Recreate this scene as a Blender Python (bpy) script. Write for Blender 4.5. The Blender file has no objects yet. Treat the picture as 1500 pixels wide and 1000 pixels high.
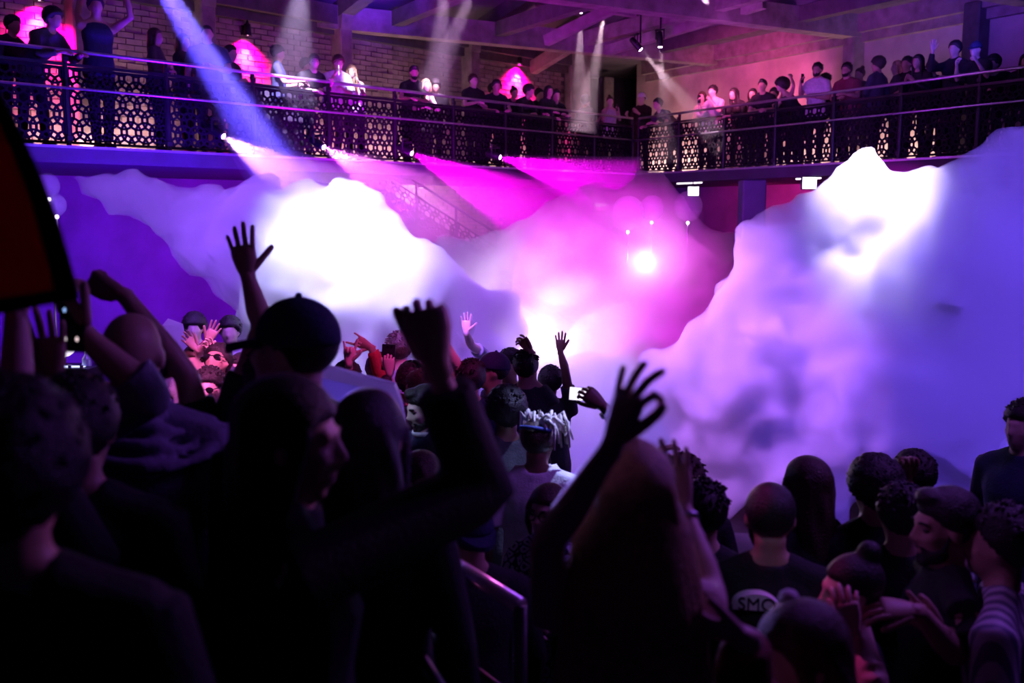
import bpy, bmesh, math, random
from mathutils import Vector, Matrix, Quaternion, noise
import numpy as np

# ------------------------------------------------------------------ camera, world, exposure
scene = bpy.context.scene
COL = scene.collection
R = math.radians
V = Vector
CAM = V((0.0, 0.0, 2.7))
PITCH = R(7.42)
FPX = 35.0 / 36.0 * 1500
FWD = V((0, math.cos(PITCH), -math.sin(PITCH)))
UPV = V((0, math.sin(PITCH), math.cos(PITCH)))


def at(px, py, Y):
    """World point that stands Y metres into the room along the sight line of a photo pixel."""
    d = FWD + V((1, 0, 0)) * ((px - 750) / FPX) + UPV * ((500 - py) / FPX)
    return CAM + d * (Y / d.y)


def px_of(p):
    d = V(p) - CAM
    z = d.dot(FWD)
    return 750 + FPX * d.x / z, 500 - FPX * d.dot(UPV) / z


cam_data = bpy.data.cameras.new('camera')
cam = bpy.data.objects.new('camera', cam_data)
COL.objects.link(cam)
cam.location = CAM
cam.rotation_euler = (R(90) - PITCH, 0, 0)
cam_data.lens = 35.0
cam_data.sensor_width = 36.0
cam_data.clip_start = 0.05
cam_data.clip_end = 200
cam_data.dof.use_dof = True
cam_data.dof.focus_distance = 8.0
cam_data.dof.aperture_fstop = 2.2
scene.camera = cam

world = bpy.data.worlds.new('club_dark')
scene.world = world
world.use_nodes = True
bg = world.node_tree.nodes['Background']
bg.inputs[0].default_value = (0.10, 0.03, 0.30, 1)
bg.inputs[1].default_value = 0.012

vs = scene.view_settings
vs.view_transform = 'Standard'
vs.look = 'None'
vs.gamma = 1.0
vs.use_curve_mapping = False
vs.exposure = 0.0
cy = scene.cycles
cy.max_bounces = 8
cy.diffuse_bounces = 2
cy.glossy_bounces = 2
cy.transmission_bounces = 4
cy.volume_bounces = 2
cy.transparent_max_bounces = 24
cy.sample_clamp_indirect = 4.0
cy.volume_step_rate = 1.0


# ------------------------------------------------------------------ lamps
def lamp(kind, name, loc, col, energy, target=None, size=0.1, angle=40, blend=0.3, size_y=None, vol=1.0, diff=1.0):
    L = bpy.data.lights.new(name, kind)
    L.color = col
    L.energy = energy
    if kind == 'SPOT':
        L.spot_size = R(angle)
        L.spot_blend = blend
        L.shadow_soft_size = size
    elif kind == 'AREA':
        L.size = size
        if size_y:
            L.shape = 'RECTANGLE'
            L.size_y = size_y
    else:
        L.shadow_soft_size = size
    o = bpy.data.objects.new(name, L)
    COL.objects.link(o)
    o.location = loc
    if target is not None:
        d = V(target) - V(loc)
        o.rotation_euler = d.to_track_quat('-Z', 'Y').to_euler()
    return o


# lamps added without fixtures to colour walls, roof, smoke and crowd
def rig():
    # walls and roof
    lamp('AREA', 'wash_left', (-.5, 13.5, 6.6), (.42, .02, 1.0), 70, (-4.0, 18.5, 5.0), 1.5)
    lamp('AREA', 'wash_left_far', (-5.5, 9.5, 6.5), (.45, .06, .8), 8, (-7.0, 13.5, 5.0), 1.5)
    lamp('AREA', 'wash_right', (3.0, 13.5, 5.8), (.55, .10, .85), 36, (6.5, 18.5, 5.3), 1.5)
    lamp('SPOT', 'wash_pink', (3.4, 17.0, 5.4), (1.0, .12, .42), 900, (4.9, 20.6, 4.9), .3, 60, .9)
    lamp('SPOT', 'roof_blue', (-1.6, 16.2, 5.9), (.10, .02, 1.0), 420, (-2.6, 18.6, 7.2), .3, 70, .9)
    lamp('SPOT', 'roof_violet', (3.2, 16.2, 4.9), (.62, .12, .75), 80, (4.6, 18.2, 6.3), .3, 90, .9)
    lamp('SPOT', 'roof_blue_right', (5.6, 12.5, 4.9), (.10, .05, 1.0), 500, (6.6, 15.6, 6.2), .3, 60, .9)
    # smoke
    lamp('SPOT', 'smoke_white', at(430, -150, 7.5), (0.55, 0.58, 1.0), 5200, at(510, 415, 9.0), 0.2, 33, .6)
    lamp('SPOT', 'smoke_violet_left', at(60, 60, 6.0), (0.24, 0.08, 1.0), 1500, at(250, 320, 9.5), 0.3, 40, .6)
    lamp('SPOT', 'smoke_lilac_mid', at(620, -100, 5.5), (0.38, 0.14, 1.0), 2200, at(690, 470, 9.3), 0.3, 50, .7)
    lamp('SPOT', 'smoke_magenta', at(900, 60, 8.5), (1, 0.02, 0.95), 2000, at(900, 420, 12.2), 0.2, 40, .6)
    lamp('POINT', 'strobe_low', at(790, 482, 11.4), (1, .75, 1), 80, size=0.08)
    lamp('POINT', 'strobe_high', at(945, 385, 12.1), (1, .5, 1), 22, size=0.08)
    lamp('SPOT', 'smoke_top_right', at(1235, -70, 7.7), (0.70, 0.60, 1.0), 3900, at(1290, 330, 8.4), 0.2, 28, .5)
    lamp('SPOT', 'smoke_lavender_right', at(830, 120, 7.6), (0.48, 0.16, 1.0), 2300, at(1065, 480, 8.4), 0.2, 44, .6)
    lamp('SPOT', 'smoke_blue_right', at(1750, 150, 4.0), (0.16, 0.07, 1.0), 2000, at(1420, 470, 8), 0.3, 56, .6)
    lamp('SPOT', 'smoke_low_blue', at(860, -60, 6.0), (0.13, 0.09, 1.0), 1900, at(850, 620, 9.5), 0.2, 26, .6)
    # under the balcony
    lamp('AREA', 'low_blue', (-3.0, 11.6, 2.0), (.10, .0, 1.0), 620, (-6.6, 15.0, 1.8), 1.2)
    lamp('AREA', 'low_magenta', (-1.5, 14.0, 2.3), (.72, .0, 1.0), 300, (-2.8, 18.5, 2.8), 1.0)
    lamp('AREA', 'low_violet', (2.8, 14.5, 2.6), (.45, .05, 1.0), 90, (4.0, 20, 2.6), 1.5)
    # crowd
    lamp('SPOT', 'crowd_pink', (-1.2, 3.6, 5.6), (1.0, .16, .70), 3000, at(312, 575, 6.6), .1, 17, .6)
    lamp('SPOT', 'crowd_pink_mid', (1.6, 3.4, 5.8), (1.0, .06, .60), 700, at(580, 520, 6.6), .1, 15, .6)
    lamp('SPOT', 'crowd_white', (-2.2, 4.2, 4.0), (.42, .50, 1.0), 300, at(620, 600, 5.5), .05, 7, .5)
    lamp('SPOT', 'crowd_blue_white', (1.6, 5.6, 4.6), (.38, .42, 1.0), 1100, at(800, 645, 4.75), .05, 15, .6)
    lamp('AREA', 'crowd_violet', (2.4, 3.8, 3.8), (.38, .10, 1.0), 32, (.2, 2.6, 1.6), 1.2)  # weak violet fill added for the nearest figures
    lamp('SPOT', 'balcony_white', at(545, -100, 13.0), (.80, .70, 1.0), 1500, at(522, 114, 15.35), .06, 9, .5)  # added spot that whitens the white shirt and the blonde
    lamp('SPOT', 'balcony_white_right', at(1030, -30, 16.6), (.85, .75, 1.0), 900, at(1038, 152, 18.75), .06, 8, .5)  # likewise an added spot, for the man in the pale tee
    lamp('SPOT', 'smoke_fill', at(420, -260, 6.4), (.32, .09, 1.0), 1100, at(520, 480, 9.0), .3, 66, .6)  # violet fill added where the smoke shaded grey
    lamp('SPOT', 'rail_fill', (.95, 4.4, 3.1), (1.0, .15, .80), 90, at(690, 842, 2.98), .04, 14, .6)  # extra spot placed to make the handrail shine pink
    lamp('SPOT', 'face_fill', (1.3, 3.0, 3.0), (.75, .22, .90), 26, at(528, 650, 1.95), .05, 14, .7)  # small unseen spot put in for the profile face
    lamp('SPOT', 'print_fill', (.5, 1.2, 3.6), (.50, .34, 1.0), 30, at(1150, 835, 3.3), .04, 11, .6)  # unseen fill that lifts the shirt print and white sleeve
    lamp('SPOT', 'face_fill_right', (-.1, 3.0, 3.1), (.50, .13, .90), 24, at(1368, 780, 3.1), .04, 13, .7)  # fill spot added for the bearded face
    lamp('SPOT', 'board_light', at(470, 470, 5.2), (.35, .22, 1.0), 160, at(520, 610, 3.5), .08, 34, .6)  # extra spot behind the translucent panel so it glows through
    lamp('SPOT', 'crowd_pink_right', (-.6, 4.2, 3.6), (1.0, .06, .60), 90, at(1215, 890, 3.0), .05, 8, .6)


rig()
# ------------------------------------------------------------------ materials
def new_mat(name):
    m = bpy.data.materials.new(name)
    m.use_nodes = True
    m.node_tree.nodes.clear()
    return m, m.node_tree.nodes, m.node_tree.links


def surf(name, col, rough=0.6, metal=0.0, var=0.25, scale=8.0, bump=0.15, bscale=40.0, coat=0.0, sheen=0.0):
    """Principled surface with a procedural colour grain and fine relief."""
    m, N, L = new_mat(name)
    out = N.new('ShaderNodeOutputMaterial')
    b = N.new('ShaderNodeBsdfPrincipled')
    L.new(b.outputs[0], out.inputs[0])
    tc = N.new('ShaderNodeTexCoord')
    nz = N.new('ShaderNodeTexNoise')
    nz.inputs['Scale'].default_value = scale
    nz.inputs['Detail'].default_value = 4
    L.new(tc.outputs['Object'], nz.inputs['Vector'])
    cr = N.new('ShaderNodeValToRGB')
    a, c = cr.color_ramp.elements
    a.position, c.position = 0.3, 0.7
    a.color = (*[x * (1 - var) for x in col], 1)
    c.color = (*[min(1, x * (1 + var)) for x in col], 1)
    L.new(nz.outputs[0], cr.inputs[0])
    L.new(cr.outputs[0], b.inputs['Base Color'])
    b.inputs['Roughness'].default_value = rough
    b.inputs['Metallic'].default_value = metal
    if coat:
        b.inputs['Coat Weight'].default_value = coat
    if sheen:
        b.inputs['Sheen Weight'].default_value = sheen
    if bump:
        n2 = N.new('ShaderNodeTexNoise')
        n2.inputs['Scale'].default_value = bscale
        L.new(tc.outputs['Object'], n2.inputs['Vector'])
        bp = N.new('ShaderNodeBump')
        bp.inputs['Strength'].default_value = bump
        bp.inputs['Distance'].default_value = 0.01
        L.new(n2.outputs[0], bp.inputs['Height'])
        L.new(bp.outputs[0], b.inputs['Normal'])
    return m


def glow(name, col, strength):
    m, N, L = new_mat(name)
    out = N.new('ShaderNodeOutputMaterial')
    e = N.new('ShaderNodeEmission')
    e.inputs[0].default_value = (*col, 1)
    e.inputs[1].default_value = strength
    L.new(e.outputs[0], out.inputs[0])
    return m


def scatter(name, col, density, aniso=0.2):
    m, N, L = new_mat(name)
    out = N.new('ShaderNodeOutputMaterial')
    s = N.new('ShaderNodeVolumeScatter')
    s.inputs['Color'].default_value = (*col, 1)
    s.inputs['Density'].default_value = density
    s.inputs['Anisotropy'].default_value = aniso
    L.new(s.outputs[0], out.inputs['Volume'])
    m.cycles.homogeneous_volume = True
    return m


# ------------------------------------------------------------------ objects
def put(name, me, mat=None, parent=None, loc=None):
    o = bpy.data.objects.new(name, me)
    COL.objects.link(o)
    if mat is not None and not me.materials:
        for mm in (mat if isinstance(mat, (list, tuple)) else [mat]):
            me.materials.append(mm)
    if parent is not None:
        o.parent = parent
    if loc is not None:
        o.location = loc
    return o


def tag(o, label=None, cat=None, group=None, kind=None):
    if label:
        o['label'] = label
    if cat:
        o['category'] = cat
    if group:
        o['group'] = group
    if kind:
        o['kind'] = kind
    return o


def thing(name, label, cat, loc=(0, 0, 0), group=None, rz=0.0):
    o = bpy.data.objects.new(name, None)
    COL.objects.link(o)
    o.empty_display_size = 0.1
    o.location = loc
    o.rotation_euler = (0, 0, rz)
    return tag(o, label, cat, group)


class MB:
    """Collects shapes into one mesh."""

    def __init__(self):
        self.v, self.f = [], []

    def add(self, vs, fs):
        n = len(self.v)
        self.v += [tuple(x) for x in vs]
        self.f += [tuple(i + n for i in f) for f in fs]
        return self

    def box(self, c, s, rot=None, bevel=0.0):
        c = V(c)
        hx, hy, hz = s[0] / 2, s[1] / 2, s[2] / 2
        pts = []
        if bevel <= 0:
            for z in (-hz, hz):
                for x, y in ((-hx, -hy), (hx, -hy), (hx, hy), (-hx, hy)):
                    pts.append(V((x, y, z)))
            fs = [(3, 2, 1, 0), (4, 5, 6, 7), (0, 1, 5, 4), (1, 2, 6, 5), (2, 3, 7, 6), (3, 0, 4, 7)]
        else:
            b = min(bevel, hx * .9, hy * .9, hz * .9)
            rings = [(-hz, b), (-hz + b, 0), (hz - b, 0), (hz, b)]
            fs = []
            for z, i in rings:
                x, y = hx - i, hy - i
                if i:
                    ring = [(-x, -y), (-x, -y), (x, -y), (x, -y), (x, y), (x, y), (-x, y), (-x, y)]
                else:
                    ring = [(-hx, -hy + b), (-hx + b, -hy), (hx - b, -hy), (hx, -hy + b), (hx, hy - b), (hx - b, hy), (-hx + b, hy), (-hx, hy - b)]
                pts += [V((a, d, z)) for a, d in ring]
            for k in range(3):
                for i in range(8):
                    j = (i + 1) % 8
                    fs.append((k * 8 + i, k * 8 + j, k * 8 + 8 + j, k * 8 + 8 + i))
            fs.append((6, 4, 2, 0))
            fs.append((24, 26, 28, 30))
        if rot is not None:
            pts = [rot @ p for p in pts]
        return self.add([p + c for p in pts], fs)

    def beam(self, a, b, w, h, up=(0, 0, 1)):
        """Box from a to b, w wide and h high."""
        a, b = V(a), V(b)
        d = (b - a).normalized()
        s = d.cross(V(up))
        if s.length < 1e-5:
            s = d.cross(V((0, 1, 0)))
        s.normalize()
        u = s.cross(d)
        pts = []
        for p in (a, b):
            for x, y in ((-1, -1), (1, -1), (1, 1), (-1, 1)):
                pts.append(p + s * (x * w / 2) + u * (y * h / 2))
        return self.add(pts, [(3, 2, 1, 0), (4, 5, 6, 7), (0, 1, 5, 4), (1, 2, 6, 5), (2, 3, 7, 6), (3, 0, 4, 7)])

    def tube(self, pts, rad, n=8, cap=True):
        pts = [V(p) for p in pts]
        k = len(pts)
        if not isinstance(rad, (list, tuple)):
            rad = [rad] * k
        vs, fs = [], []
        ref = None
        for i, p in enumerate(pts):
            d = (pts[min(i + 1, k - 1)] - pts[max(i - 1, 0)])
            d = d.normalized() if d.length > 1e-9 else V((0, 0, 1))
            if ref is None:
                ref = d.orthogonal().normalized()
            ref = (ref - d * ref.dot(d))
            ref = ref.normalized() if ref.length > 1e-6 else d.orthogonal().normalized()
            s = d.cross(ref)
            for j in range(n):
                a = 2 * math.pi * j / n
                vs.append(p + (ref * math.cos(a) + s * math.sin(a)) * rad[i])
        for i in range(k - 1):
            for j in range(n):
                j2 = (j + 1) % n
                fs.append((i * n + j, i * n + j2, (i + 1) * n + j2, (i + 1) * n + j))
        if cap:
            fs.append(tuple(range(n - 1, -1, -1)))
            fs.append(tuple((k - 1) * n + j for j in range(n)))
        return self.add(vs, fs)

    def ball(self, c, r, nu=12, nv=8, rot=None):
        """Ellipsoid; r is a number or (rx, ry, rz)."""
        if not isinstance(r, (list, tuple)):
            r = (r, r, r)
        c = V(c)
        vs = [V((0, 0, -r[2]))]
        for i in range(1, nv):
            t = math.pi * i / nv
            for j in range(nu):
                a = 2 * math.pi * j / nu
                vs.append(V((r[0] * math.sin(t) * math.cos(a), r[1] * math.sin(t) * math.sin(a), -r[2] * math.cos(t))))
        vs.append(V((0, 0, r[2])))
        fs = []
        for j in range(nu):
            j2 = (j + 1) % nu
            fs.append((0, 1 + j2, 1 + j))
            for i in range(nv - 2):
                fs.append((1 + i * nu + j, 1 + i * nu + j2, 1 + (i + 1) * nu + j2, 1 + (i + 1) * nu + j))
            fs.append((1 + (nv - 2) * nu + j, 1 + (nv - 2) * nu + j2, len(vs) - 1))
        if rot is not None:
            vs = [rot @ p for p in vs]
        return self.add([p + c for p in vs], fs)

    def rings(self, rings, cap=True):
        """Loft through rings, each a list of points of the same length."""
        n = len(rings[0])
        vs = [p for r in rings for p in r]
        fs = []
        for i in range(len(rings) - 1):
            for j in range(n):
                j2 = (j + 1) % n
                fs.append((i * n + j, i * n + j2, (i + 1) * n + j2, (i + 1) * n + j))
        if cap:
            fs.append(tuple(range(n - 1, -1, -1)))
            fs.append(tuple((len(rings) - 1) * n + j for j in range(n)))
        return self.add(vs, fs)

    def prism(self, pts, a, b):
        """Polygon pts (2-tuples through f) extruded: a, b are functions mapping (u, v) to a point."""
        n = len(pts)
        vs = [a(*p) for p in pts] + [b(*p) for p in pts]
        fs = [tuple(range(n - 1, -1, -1)), tuple(range(n, 2 * n))]
        for i in range(n):
            j = (i + 1) % n
            fs.append((i, j, n + j, n + i))
        return self.add(vs, fs)

    def mesh(self, name, smooth=False):
        me = bpy.data.meshes.new(name)
        me.from_pydata(self.v, [], self.f)
        me.update()
        if smooth:
            me.polygons.foreach_set('use_smooth', [True] * len(me.polygons))
        return me

    def build(self, name, mat, parent=None, smooth=False, loc=None):
        return put(name, self.mesh(name, smooth), mat, parent, loc)


PENDING = []          # objects whose modifiers are baked in one go later


def remesh_later(o, voxel, smooth=4, factor=0.5):
    m = o.modifiers.new('remesh', 'REMESH')
    m.mode = 'VOXEL'
    m.voxel_size = voxel
    m.use_smooth_shade = True
    if smooth:
        s = o.modifiers.new('smooth', 'SMOOTH')
        s.iterations = smooth
        s.factor = factor
    PENDING.append(o)
    return o


def bake_pending():
    dg = bpy.context.evaluated_depsgraph_get()
    dg.update()
    for o in PENDING:
        me = bpy.data.meshes.new_from_object(o.evaluated_get(dg), depsgraph=dg)
        old = o.data
        name = old.name
        o.modifiers.clear()
        o.data = me
        bpy.data.meshes.remove(old)
        me.name = name
        me.polygons.foreach_set('use_smooth', [True] * len(me.polygons))
    PENDING.clear()
# ------------------------------------------------------------------ setting: plan of the room
ZB = 3.47                                  # balcony floor
ZC = 6.25                                  # ceiling
KN = V((2.5, 20.5, 0))                     # inner corner of the balcony edge
DL = V((-0.666, -0.746, 0)).normalized()   # along the left wing towards the camera
DR = V((0.494, -0.870, 0)).normalized()    # along the right wing towards the camera
NL = V((-0.746, 0.666, 0)).normalized()    # away from the room, left wing
NR = V((0.870, 0.494, 0)).normalized()
UZ = V((0, 0, 1))
ZS = ZB - 0.20                             # underside of the balcony
random.seed(5)

M_brick = surf('brick_red', (0.34, 0.22, 0.25), 0.85, var=0.35, scale=3.0, bump=0.4, bscale=60)
M_mortar = surf('mortar', (0.17, 0.12, 0.14), 0.9, var=0.2, scale=10)
M_plaster = surf('plaster', (0.50, 0.36, 0.38), 0.85, var=0.25, scale=1.5, bump=0.3, bscale=14)
M_floor = surf('floor_dark', (0.03, 0.028, 0.035), 0.5, var=0.3, scale=2)
M_dark = surf('dark_paint', (0.035, 0.03, 0.05), 0.6, var=0.3, scale=3)
M_slab = surf('slab_paint', (0.030, 0.026, 0.045), 0.6, var=0.3, scale=2)
M_low = surf('lower_wall_paint', (0.10, 0.09, 0.16), 0.8, var=0.3, scale=1.2)
M_ceil = surf('ceiling_board', (0.16, 0.115, 0.16), 0.85, var=0.25, scale=1.2)
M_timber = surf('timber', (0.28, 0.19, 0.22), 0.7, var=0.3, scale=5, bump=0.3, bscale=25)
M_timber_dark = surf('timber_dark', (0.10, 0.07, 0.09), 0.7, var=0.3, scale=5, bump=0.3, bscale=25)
M_metal = surf('black_metal', (0.03, 0.03, 0.035), 0.35, metal=0.6, var=0.2)
M_steel = surf('steel', (0.62, 0.60, 0.70), 0.3, metal=0.85, var=0.1)
M_lattice = surf('lattice_metal', (0.008, 0.007, 0.010), 0.85, var=0.2, bump=0)
M_lattice.node_tree.nodes['Principled BSDF'].inputs['Specular IOR Level'].default_value = 0.1


def structure(o):
    return tag(o, kind='structure')


structure(MB().box((1.0, 11.0, -0.1), (24, 36, 0.2)).build('floor', M_floor))

# raised viewing platform in front
plat = [(-6, -2), (-6, 3.9), (-0.45, 3.45), (0.02, 2.75), (0.5, 2.15), (0.72, -2)]
structure(MB().prism(plat, lambda u, v: V((u, v, 0.0)), lambda u, v: V((u, v, 0.55))).build('floor_platform', M_dark))


def wing_pt(side, s, off, z):
    """Point s metres from the corner along a wing, off metres behind its edge."""
    d, n = (DL, NL) if side == 'L' else (DR, NR)
    p = KN + d * s + n * off
    return V((p.x, p.y, z))


def wing_s(side, px, off):
    """How far along the wing the sight line of column px meets the line off metres behind the edge."""
    d, n = (DL, NL) if side == 'L' else (DR, NR)
    q = KN + n * off
    t = (px - 750) / FPX / 1.012
    return (t * q.y - q.x) / (d.x - t * d.y)


def wing_at(side, px, py, off):
    s = wing_s(side, px, off)
    p = wing_pt(side, s, off, 0)
    return V((p.x, p.y, at(px, py, p.y).z))


def wall_box(side, s0, s1, off, z0, z1, th, name, mat):
    a0, a1 = wing_pt(side, s0, off, z0), wing_pt(side, s1, off, z0)
    b0, b1 = wing_pt(side, s0, off + th, z0), wing_pt(side, s1, off + th, z0)
    pts = [a0, a1, b1, b0]
    mb = MB().add([V((p.x, p.y, z)) for z in (z0, z1) for p in pts],
                  [(3, 2, 1, 0), (4, 5, 6, 7), (0, 1, 5, 4), (1, 2, 6, 5), (2, 3, 7, 6), (3, 0, 4, 7)])
    o = mb.build(name, mat)
    return structure(o)


WOFF = 2.6
LOWL, LOWR = 4.2, 3.2
wall_left = wall_box('L', -0.93, 19, WOFF, ZB, ZC, 0.25, 'wall_left', M_mortar)
wall_right = wall_box('R', -3.5, 17, WOFF, ZB, ZC, 0.25, 'wall_right', M_plaster)
wall_left_lower = wall_box('L', -6.0, 19, LOWL, 0, ZS, 0.2, 'wall_left_lower', M_low)
wall_box('R', -6.0, 17, LOWR, 0, ZS, 0.2, 'wall_right_lower', M_low)
structure(MB().box((2.2, 27.5, 3.1), (9, 0.2, 6.4)).build('wall_back', M_dark))

slab_pts = [KN, KN + DL * 19, KN + DL * 19 + NL * 4.4, V((1.0, 27.4, 0)), V((6.5, 27.4, 0)), KN + DR * 17 + NR * 3.4, KN + DR * 17]
structure(MB().prism([(p.x, p.y) for p in slab_pts], lambda u, v: V((u, v, ZS)), lambda u, v: V((u, v, ZB))).build('floor_balcony', M_slab))


# roof: flat over the right wing, sloping up from the left wall to a higher flat part
RS, RW, ZR = 0.3, 5.5, 8.2


def roof_z(p):
    q = V((p.x, p.y, 0)) - KN
    s_ = q.dot(DL)
    if (q - DL * s_).dot(NL) != 0 and s_ > RS:
        o_ = q.dot(NL)
        return ZC + min(1.0, max(0.0, (WOFF - o_) / RW)) * (ZR - ZC)
    return ZC


w0 = wing_pt('L', RS, WOFF + .3, 0)
w1 = wing_pt('L', RS, WOFF - 16, 0)
flat = [(w0.x, w0.y), (w1.x, w1.y), (15, 11), (15, 30), (-3, 30)]
structure(MB().prism(flat, lambda u, v: V((u, v, ZC)), lambda u, v: V((u, v, ZC + .2))).build('ceiling', M_ceil))
A = [wing_pt('L', s_, o_, z_) for s_, o_, z_ in ((RS, WOFF + .3, ZC - .1), (20, WOFF + .3, ZC - .1), (20, WOFF - RW, ZR), (RS, WOFF - RW, ZR))]
structure(MB().add(A + [p + UZ * .2 for p in A], [(0, 1, 2, 3), (7, 6, 5, 4), (0, 4, 5, 1), (1, 5, 6, 2), (2, 6, 7, 3), (3, 7, 4, 0)]).build('ceiling_slope', M_ceil))
A = [wing_pt('L', s_, o_, ZR) for s_, o_ in ((RS, WOFF - RW), (20, WOFF - RW), (20, WOFF - 18), (RS, WOFF - 18))]
structure(MB().add(A + [p + UZ * .2 for p in A], [(0, 1, 2, 3), (7, 6, 5, 4), (0, 4, 5, 1), (1, 5, 6, 2), (2, 6, 7, 3), (3, 7, 4, 0)]).build('ceiling_high', M_ceil))
A = [wing_pt('L', RS, WOFF + .3, ZC), wing_pt('L', RS, WOFF - RW, ZC), wing_pt('L', RS, WOFF - 16, ZC), wing_pt('L', RS, WOFF - 16, ZR), wing_pt('L', RS, WOFF - RW, ZR)]
structure(MB().add(A + [p - DL * .1 for p in A], [(0, 1, 2, 3, 4), (9, 8, 7, 6, 5), (0, 5, 6, 1), (1, 6, 7, 2), (2, 7, 8, 3), (3, 8, 9, 4), (4, 9, 5, 0)]).build('wall_gable', M_timber_dark))


# bricks: the nearest to the wall lamps one by one, the rest joined
def bricks(side, s0, s1, off, z0, z1, parent, near=(), rad=0.9, cap_n=120):
    d, n = (DL, NL) if side == 'L' else (DR, NR)
    rot = Matrix((d, n, UZ)).transposed()
    bw, bh, j = 0.262, 0.088, 0.012
    protos = []
    for k in range(4):
        rnd = random.Random(k)
        mb = MB().box((0, 0, 0), (bw - j, 0.05, bh - j))
        mb.v = [(x + rnd.uniform(-.003, .003), y + (rnd.uniform(-.006, .006) if y < 0 else 0), z + rnd.uniform(-.003, .003)) for x, y, z in mb.v]
        me = mb.mesh('brick')
        me.materials.append(M_brick)
        protos.append((mb, me))
    rest = MB()
    one = []
    row = 0
    z = z0 + bh / 2
    while z < z1 - bh * .4:
        s = s0 + (bw / 2 if row % 2 else bw)
        while s < s1 - bw * .3:
            c = wing_pt(side, s, off - 0.008 + random.uniform(-.006, .006), z)
            q = min([(c - p).length for p in near] or [99])
            one.append((q, c))
            s += bw
        z += bh
        row += 1
    one.sort(key=lambda t: t[0])
    inv = parent.matrix_world.inverted()
    for i, (q, c) in enumerate(one):
        mb, me = random.choice(protos)
        if i < cap_n and q < rad:
            o = put('brick', me, None, parent)
            o.matrix_world = inv @ (Matrix.Translation(c) @ rot.to_4x4())
        else:
            rest.add([rot @ V(v) + c for v in mb.v], mb.f)
    o = rest.build('brickwork', M_brick, parent)
    tag(o, kind='stuff')


LAMPS_L = [(wing_s('L', px, WOFF - .05), z) for px, z in ((70, 5.62), (366, 5.58), (757, 5.86))]
bricks('L', -0.9, 14.5, WOFF, ZB + .1, ZC, wall_left, [wing_pt('L', s, WOFF, z - .35) for s, z in LAMPS_L], 0.85, 290)
STAIR_LAMP = wing_pt('L', wing_s('L', 622, LOWL), LOWL - .12, 3.12)
bricks('L', wing_s('L', 735, LOWL), wing_s('L', 545, LOWL), LOWL, 1.6, ZS, wall_left_lower, [STAIR_LAMP], 0.8, 120)

# ceiling: beams, trusses, braces
n_trim = [0]


def trim(mb, mat, name='trim'):
    n_trim[0] += 1
    return structure(mb.build('%s_%d' % (name, n_trim[0]), mat))


for s in (wing_s('R', 1250, WOFF) - 3.9, wing_s('R', 1250, WOFF), wing_s('R', 1250, WOFF) + 3.4):
    a, b = wing_pt('R', s, WOFF, ZC - .2), wing_pt('R', s, -7, ZC - .2)
    trim(MB().beam(a, b, .30, .40), M_timber)
for off in (1.0, -0.9, -2.9, -5.0):
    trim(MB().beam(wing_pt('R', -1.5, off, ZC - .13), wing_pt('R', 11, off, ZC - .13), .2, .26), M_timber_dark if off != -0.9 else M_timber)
# moulded wall heads
for side, s0, s1 in (('L', -.9, 15), ('R', -3.0, 13)):
    for k, (o, z, w, h) in enumerate(((.12, ZC - .16, .24, .32), (.06, ZC - .40, .12, .16))):
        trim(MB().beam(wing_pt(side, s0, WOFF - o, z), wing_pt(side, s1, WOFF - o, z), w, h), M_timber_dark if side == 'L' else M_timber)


def column(side, s, off, z0, z1, w, name_mat, dpt=.3):
    d, n = (DL, NL) if side == 'L' else (DR, NR)
    rot = Matrix((d, n, UZ)).transposed()
    c = wing_pt(side, s, off - dpt / 2, (z0 + z1) / 2)
    return trim(MB().box(c, (w, dpt, z1 - z0), rot, bevel=.02), name_mat)


def brace(side, s, off, z0, z1, reach, w, mat):
    """Curved timber bracket from a wall post up to a ceiling beam."""
    d, n = (DL, NL) if side == 'L' else (DR, NR)
    rings = []
    for i in range(11):
        t = i / 10
        a = t * math.pi / 2 * .92
        o = off - .15 - reach * (1 - math.cos(a))
        z = z0 + (z1 - z0) * math.sin(a) ** .9
        dn = V((-n.x, -n.y, 0)) * math.cos(a) - UZ * math.sin(a)
        c = wing_pt(side, s, o, z)
        h = .16
        rings.append([c + d * (x * w / 2) + dn * (y * h) for x, y in ((-1, -1), (1, -1), (1, 1), (-1, 1))])
    return trim(MB().rings(rings), mat)


for px in (682, 497, 300, 120):
    s = wing_s('L', px, WOFF)
    column('L', s, WOFF, ZB, ZC - .3, .26, M_timber)
    brace('L', s, WOFF, 5.85, 7.35, 3.4, .26, M_timber)
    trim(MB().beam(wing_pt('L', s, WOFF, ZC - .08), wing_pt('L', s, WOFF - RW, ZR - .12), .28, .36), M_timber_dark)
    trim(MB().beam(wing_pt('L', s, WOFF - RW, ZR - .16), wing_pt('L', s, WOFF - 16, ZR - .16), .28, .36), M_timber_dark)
for o_, z_ in ((1.0, 6.72), (-.6, 7.29), (-2.3, 7.89)):
    trim(MB().beam(wing_pt('L', .3, o_, z_), wing_pt('L', 16, o_, z_), .16, .2), M_timber_dark)
column('L', -.93 - .35, WOFF + .3, ZB, ZC, .72, M_timber, .5)
trim(MB().beam(wing_pt('L', .3, WOFF - .1, 5.75), wing_pt('L', .2, WOFF - 3.4, 7.0), .2, .26), M_timber)
s = wing_s('R', 1250, WOFF)
column('R', s, WOFF, ZB, ZC - .2, .26, M_timber)
column('R', wing_s('R', 1425, WOFF), WOFF, ZB, ZC - .2, .3, M_timber_dark)
column('R', wing_s('R', 893, WOFF), WOFF, ZB, ZC - .2, .3, M_timber)
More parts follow.
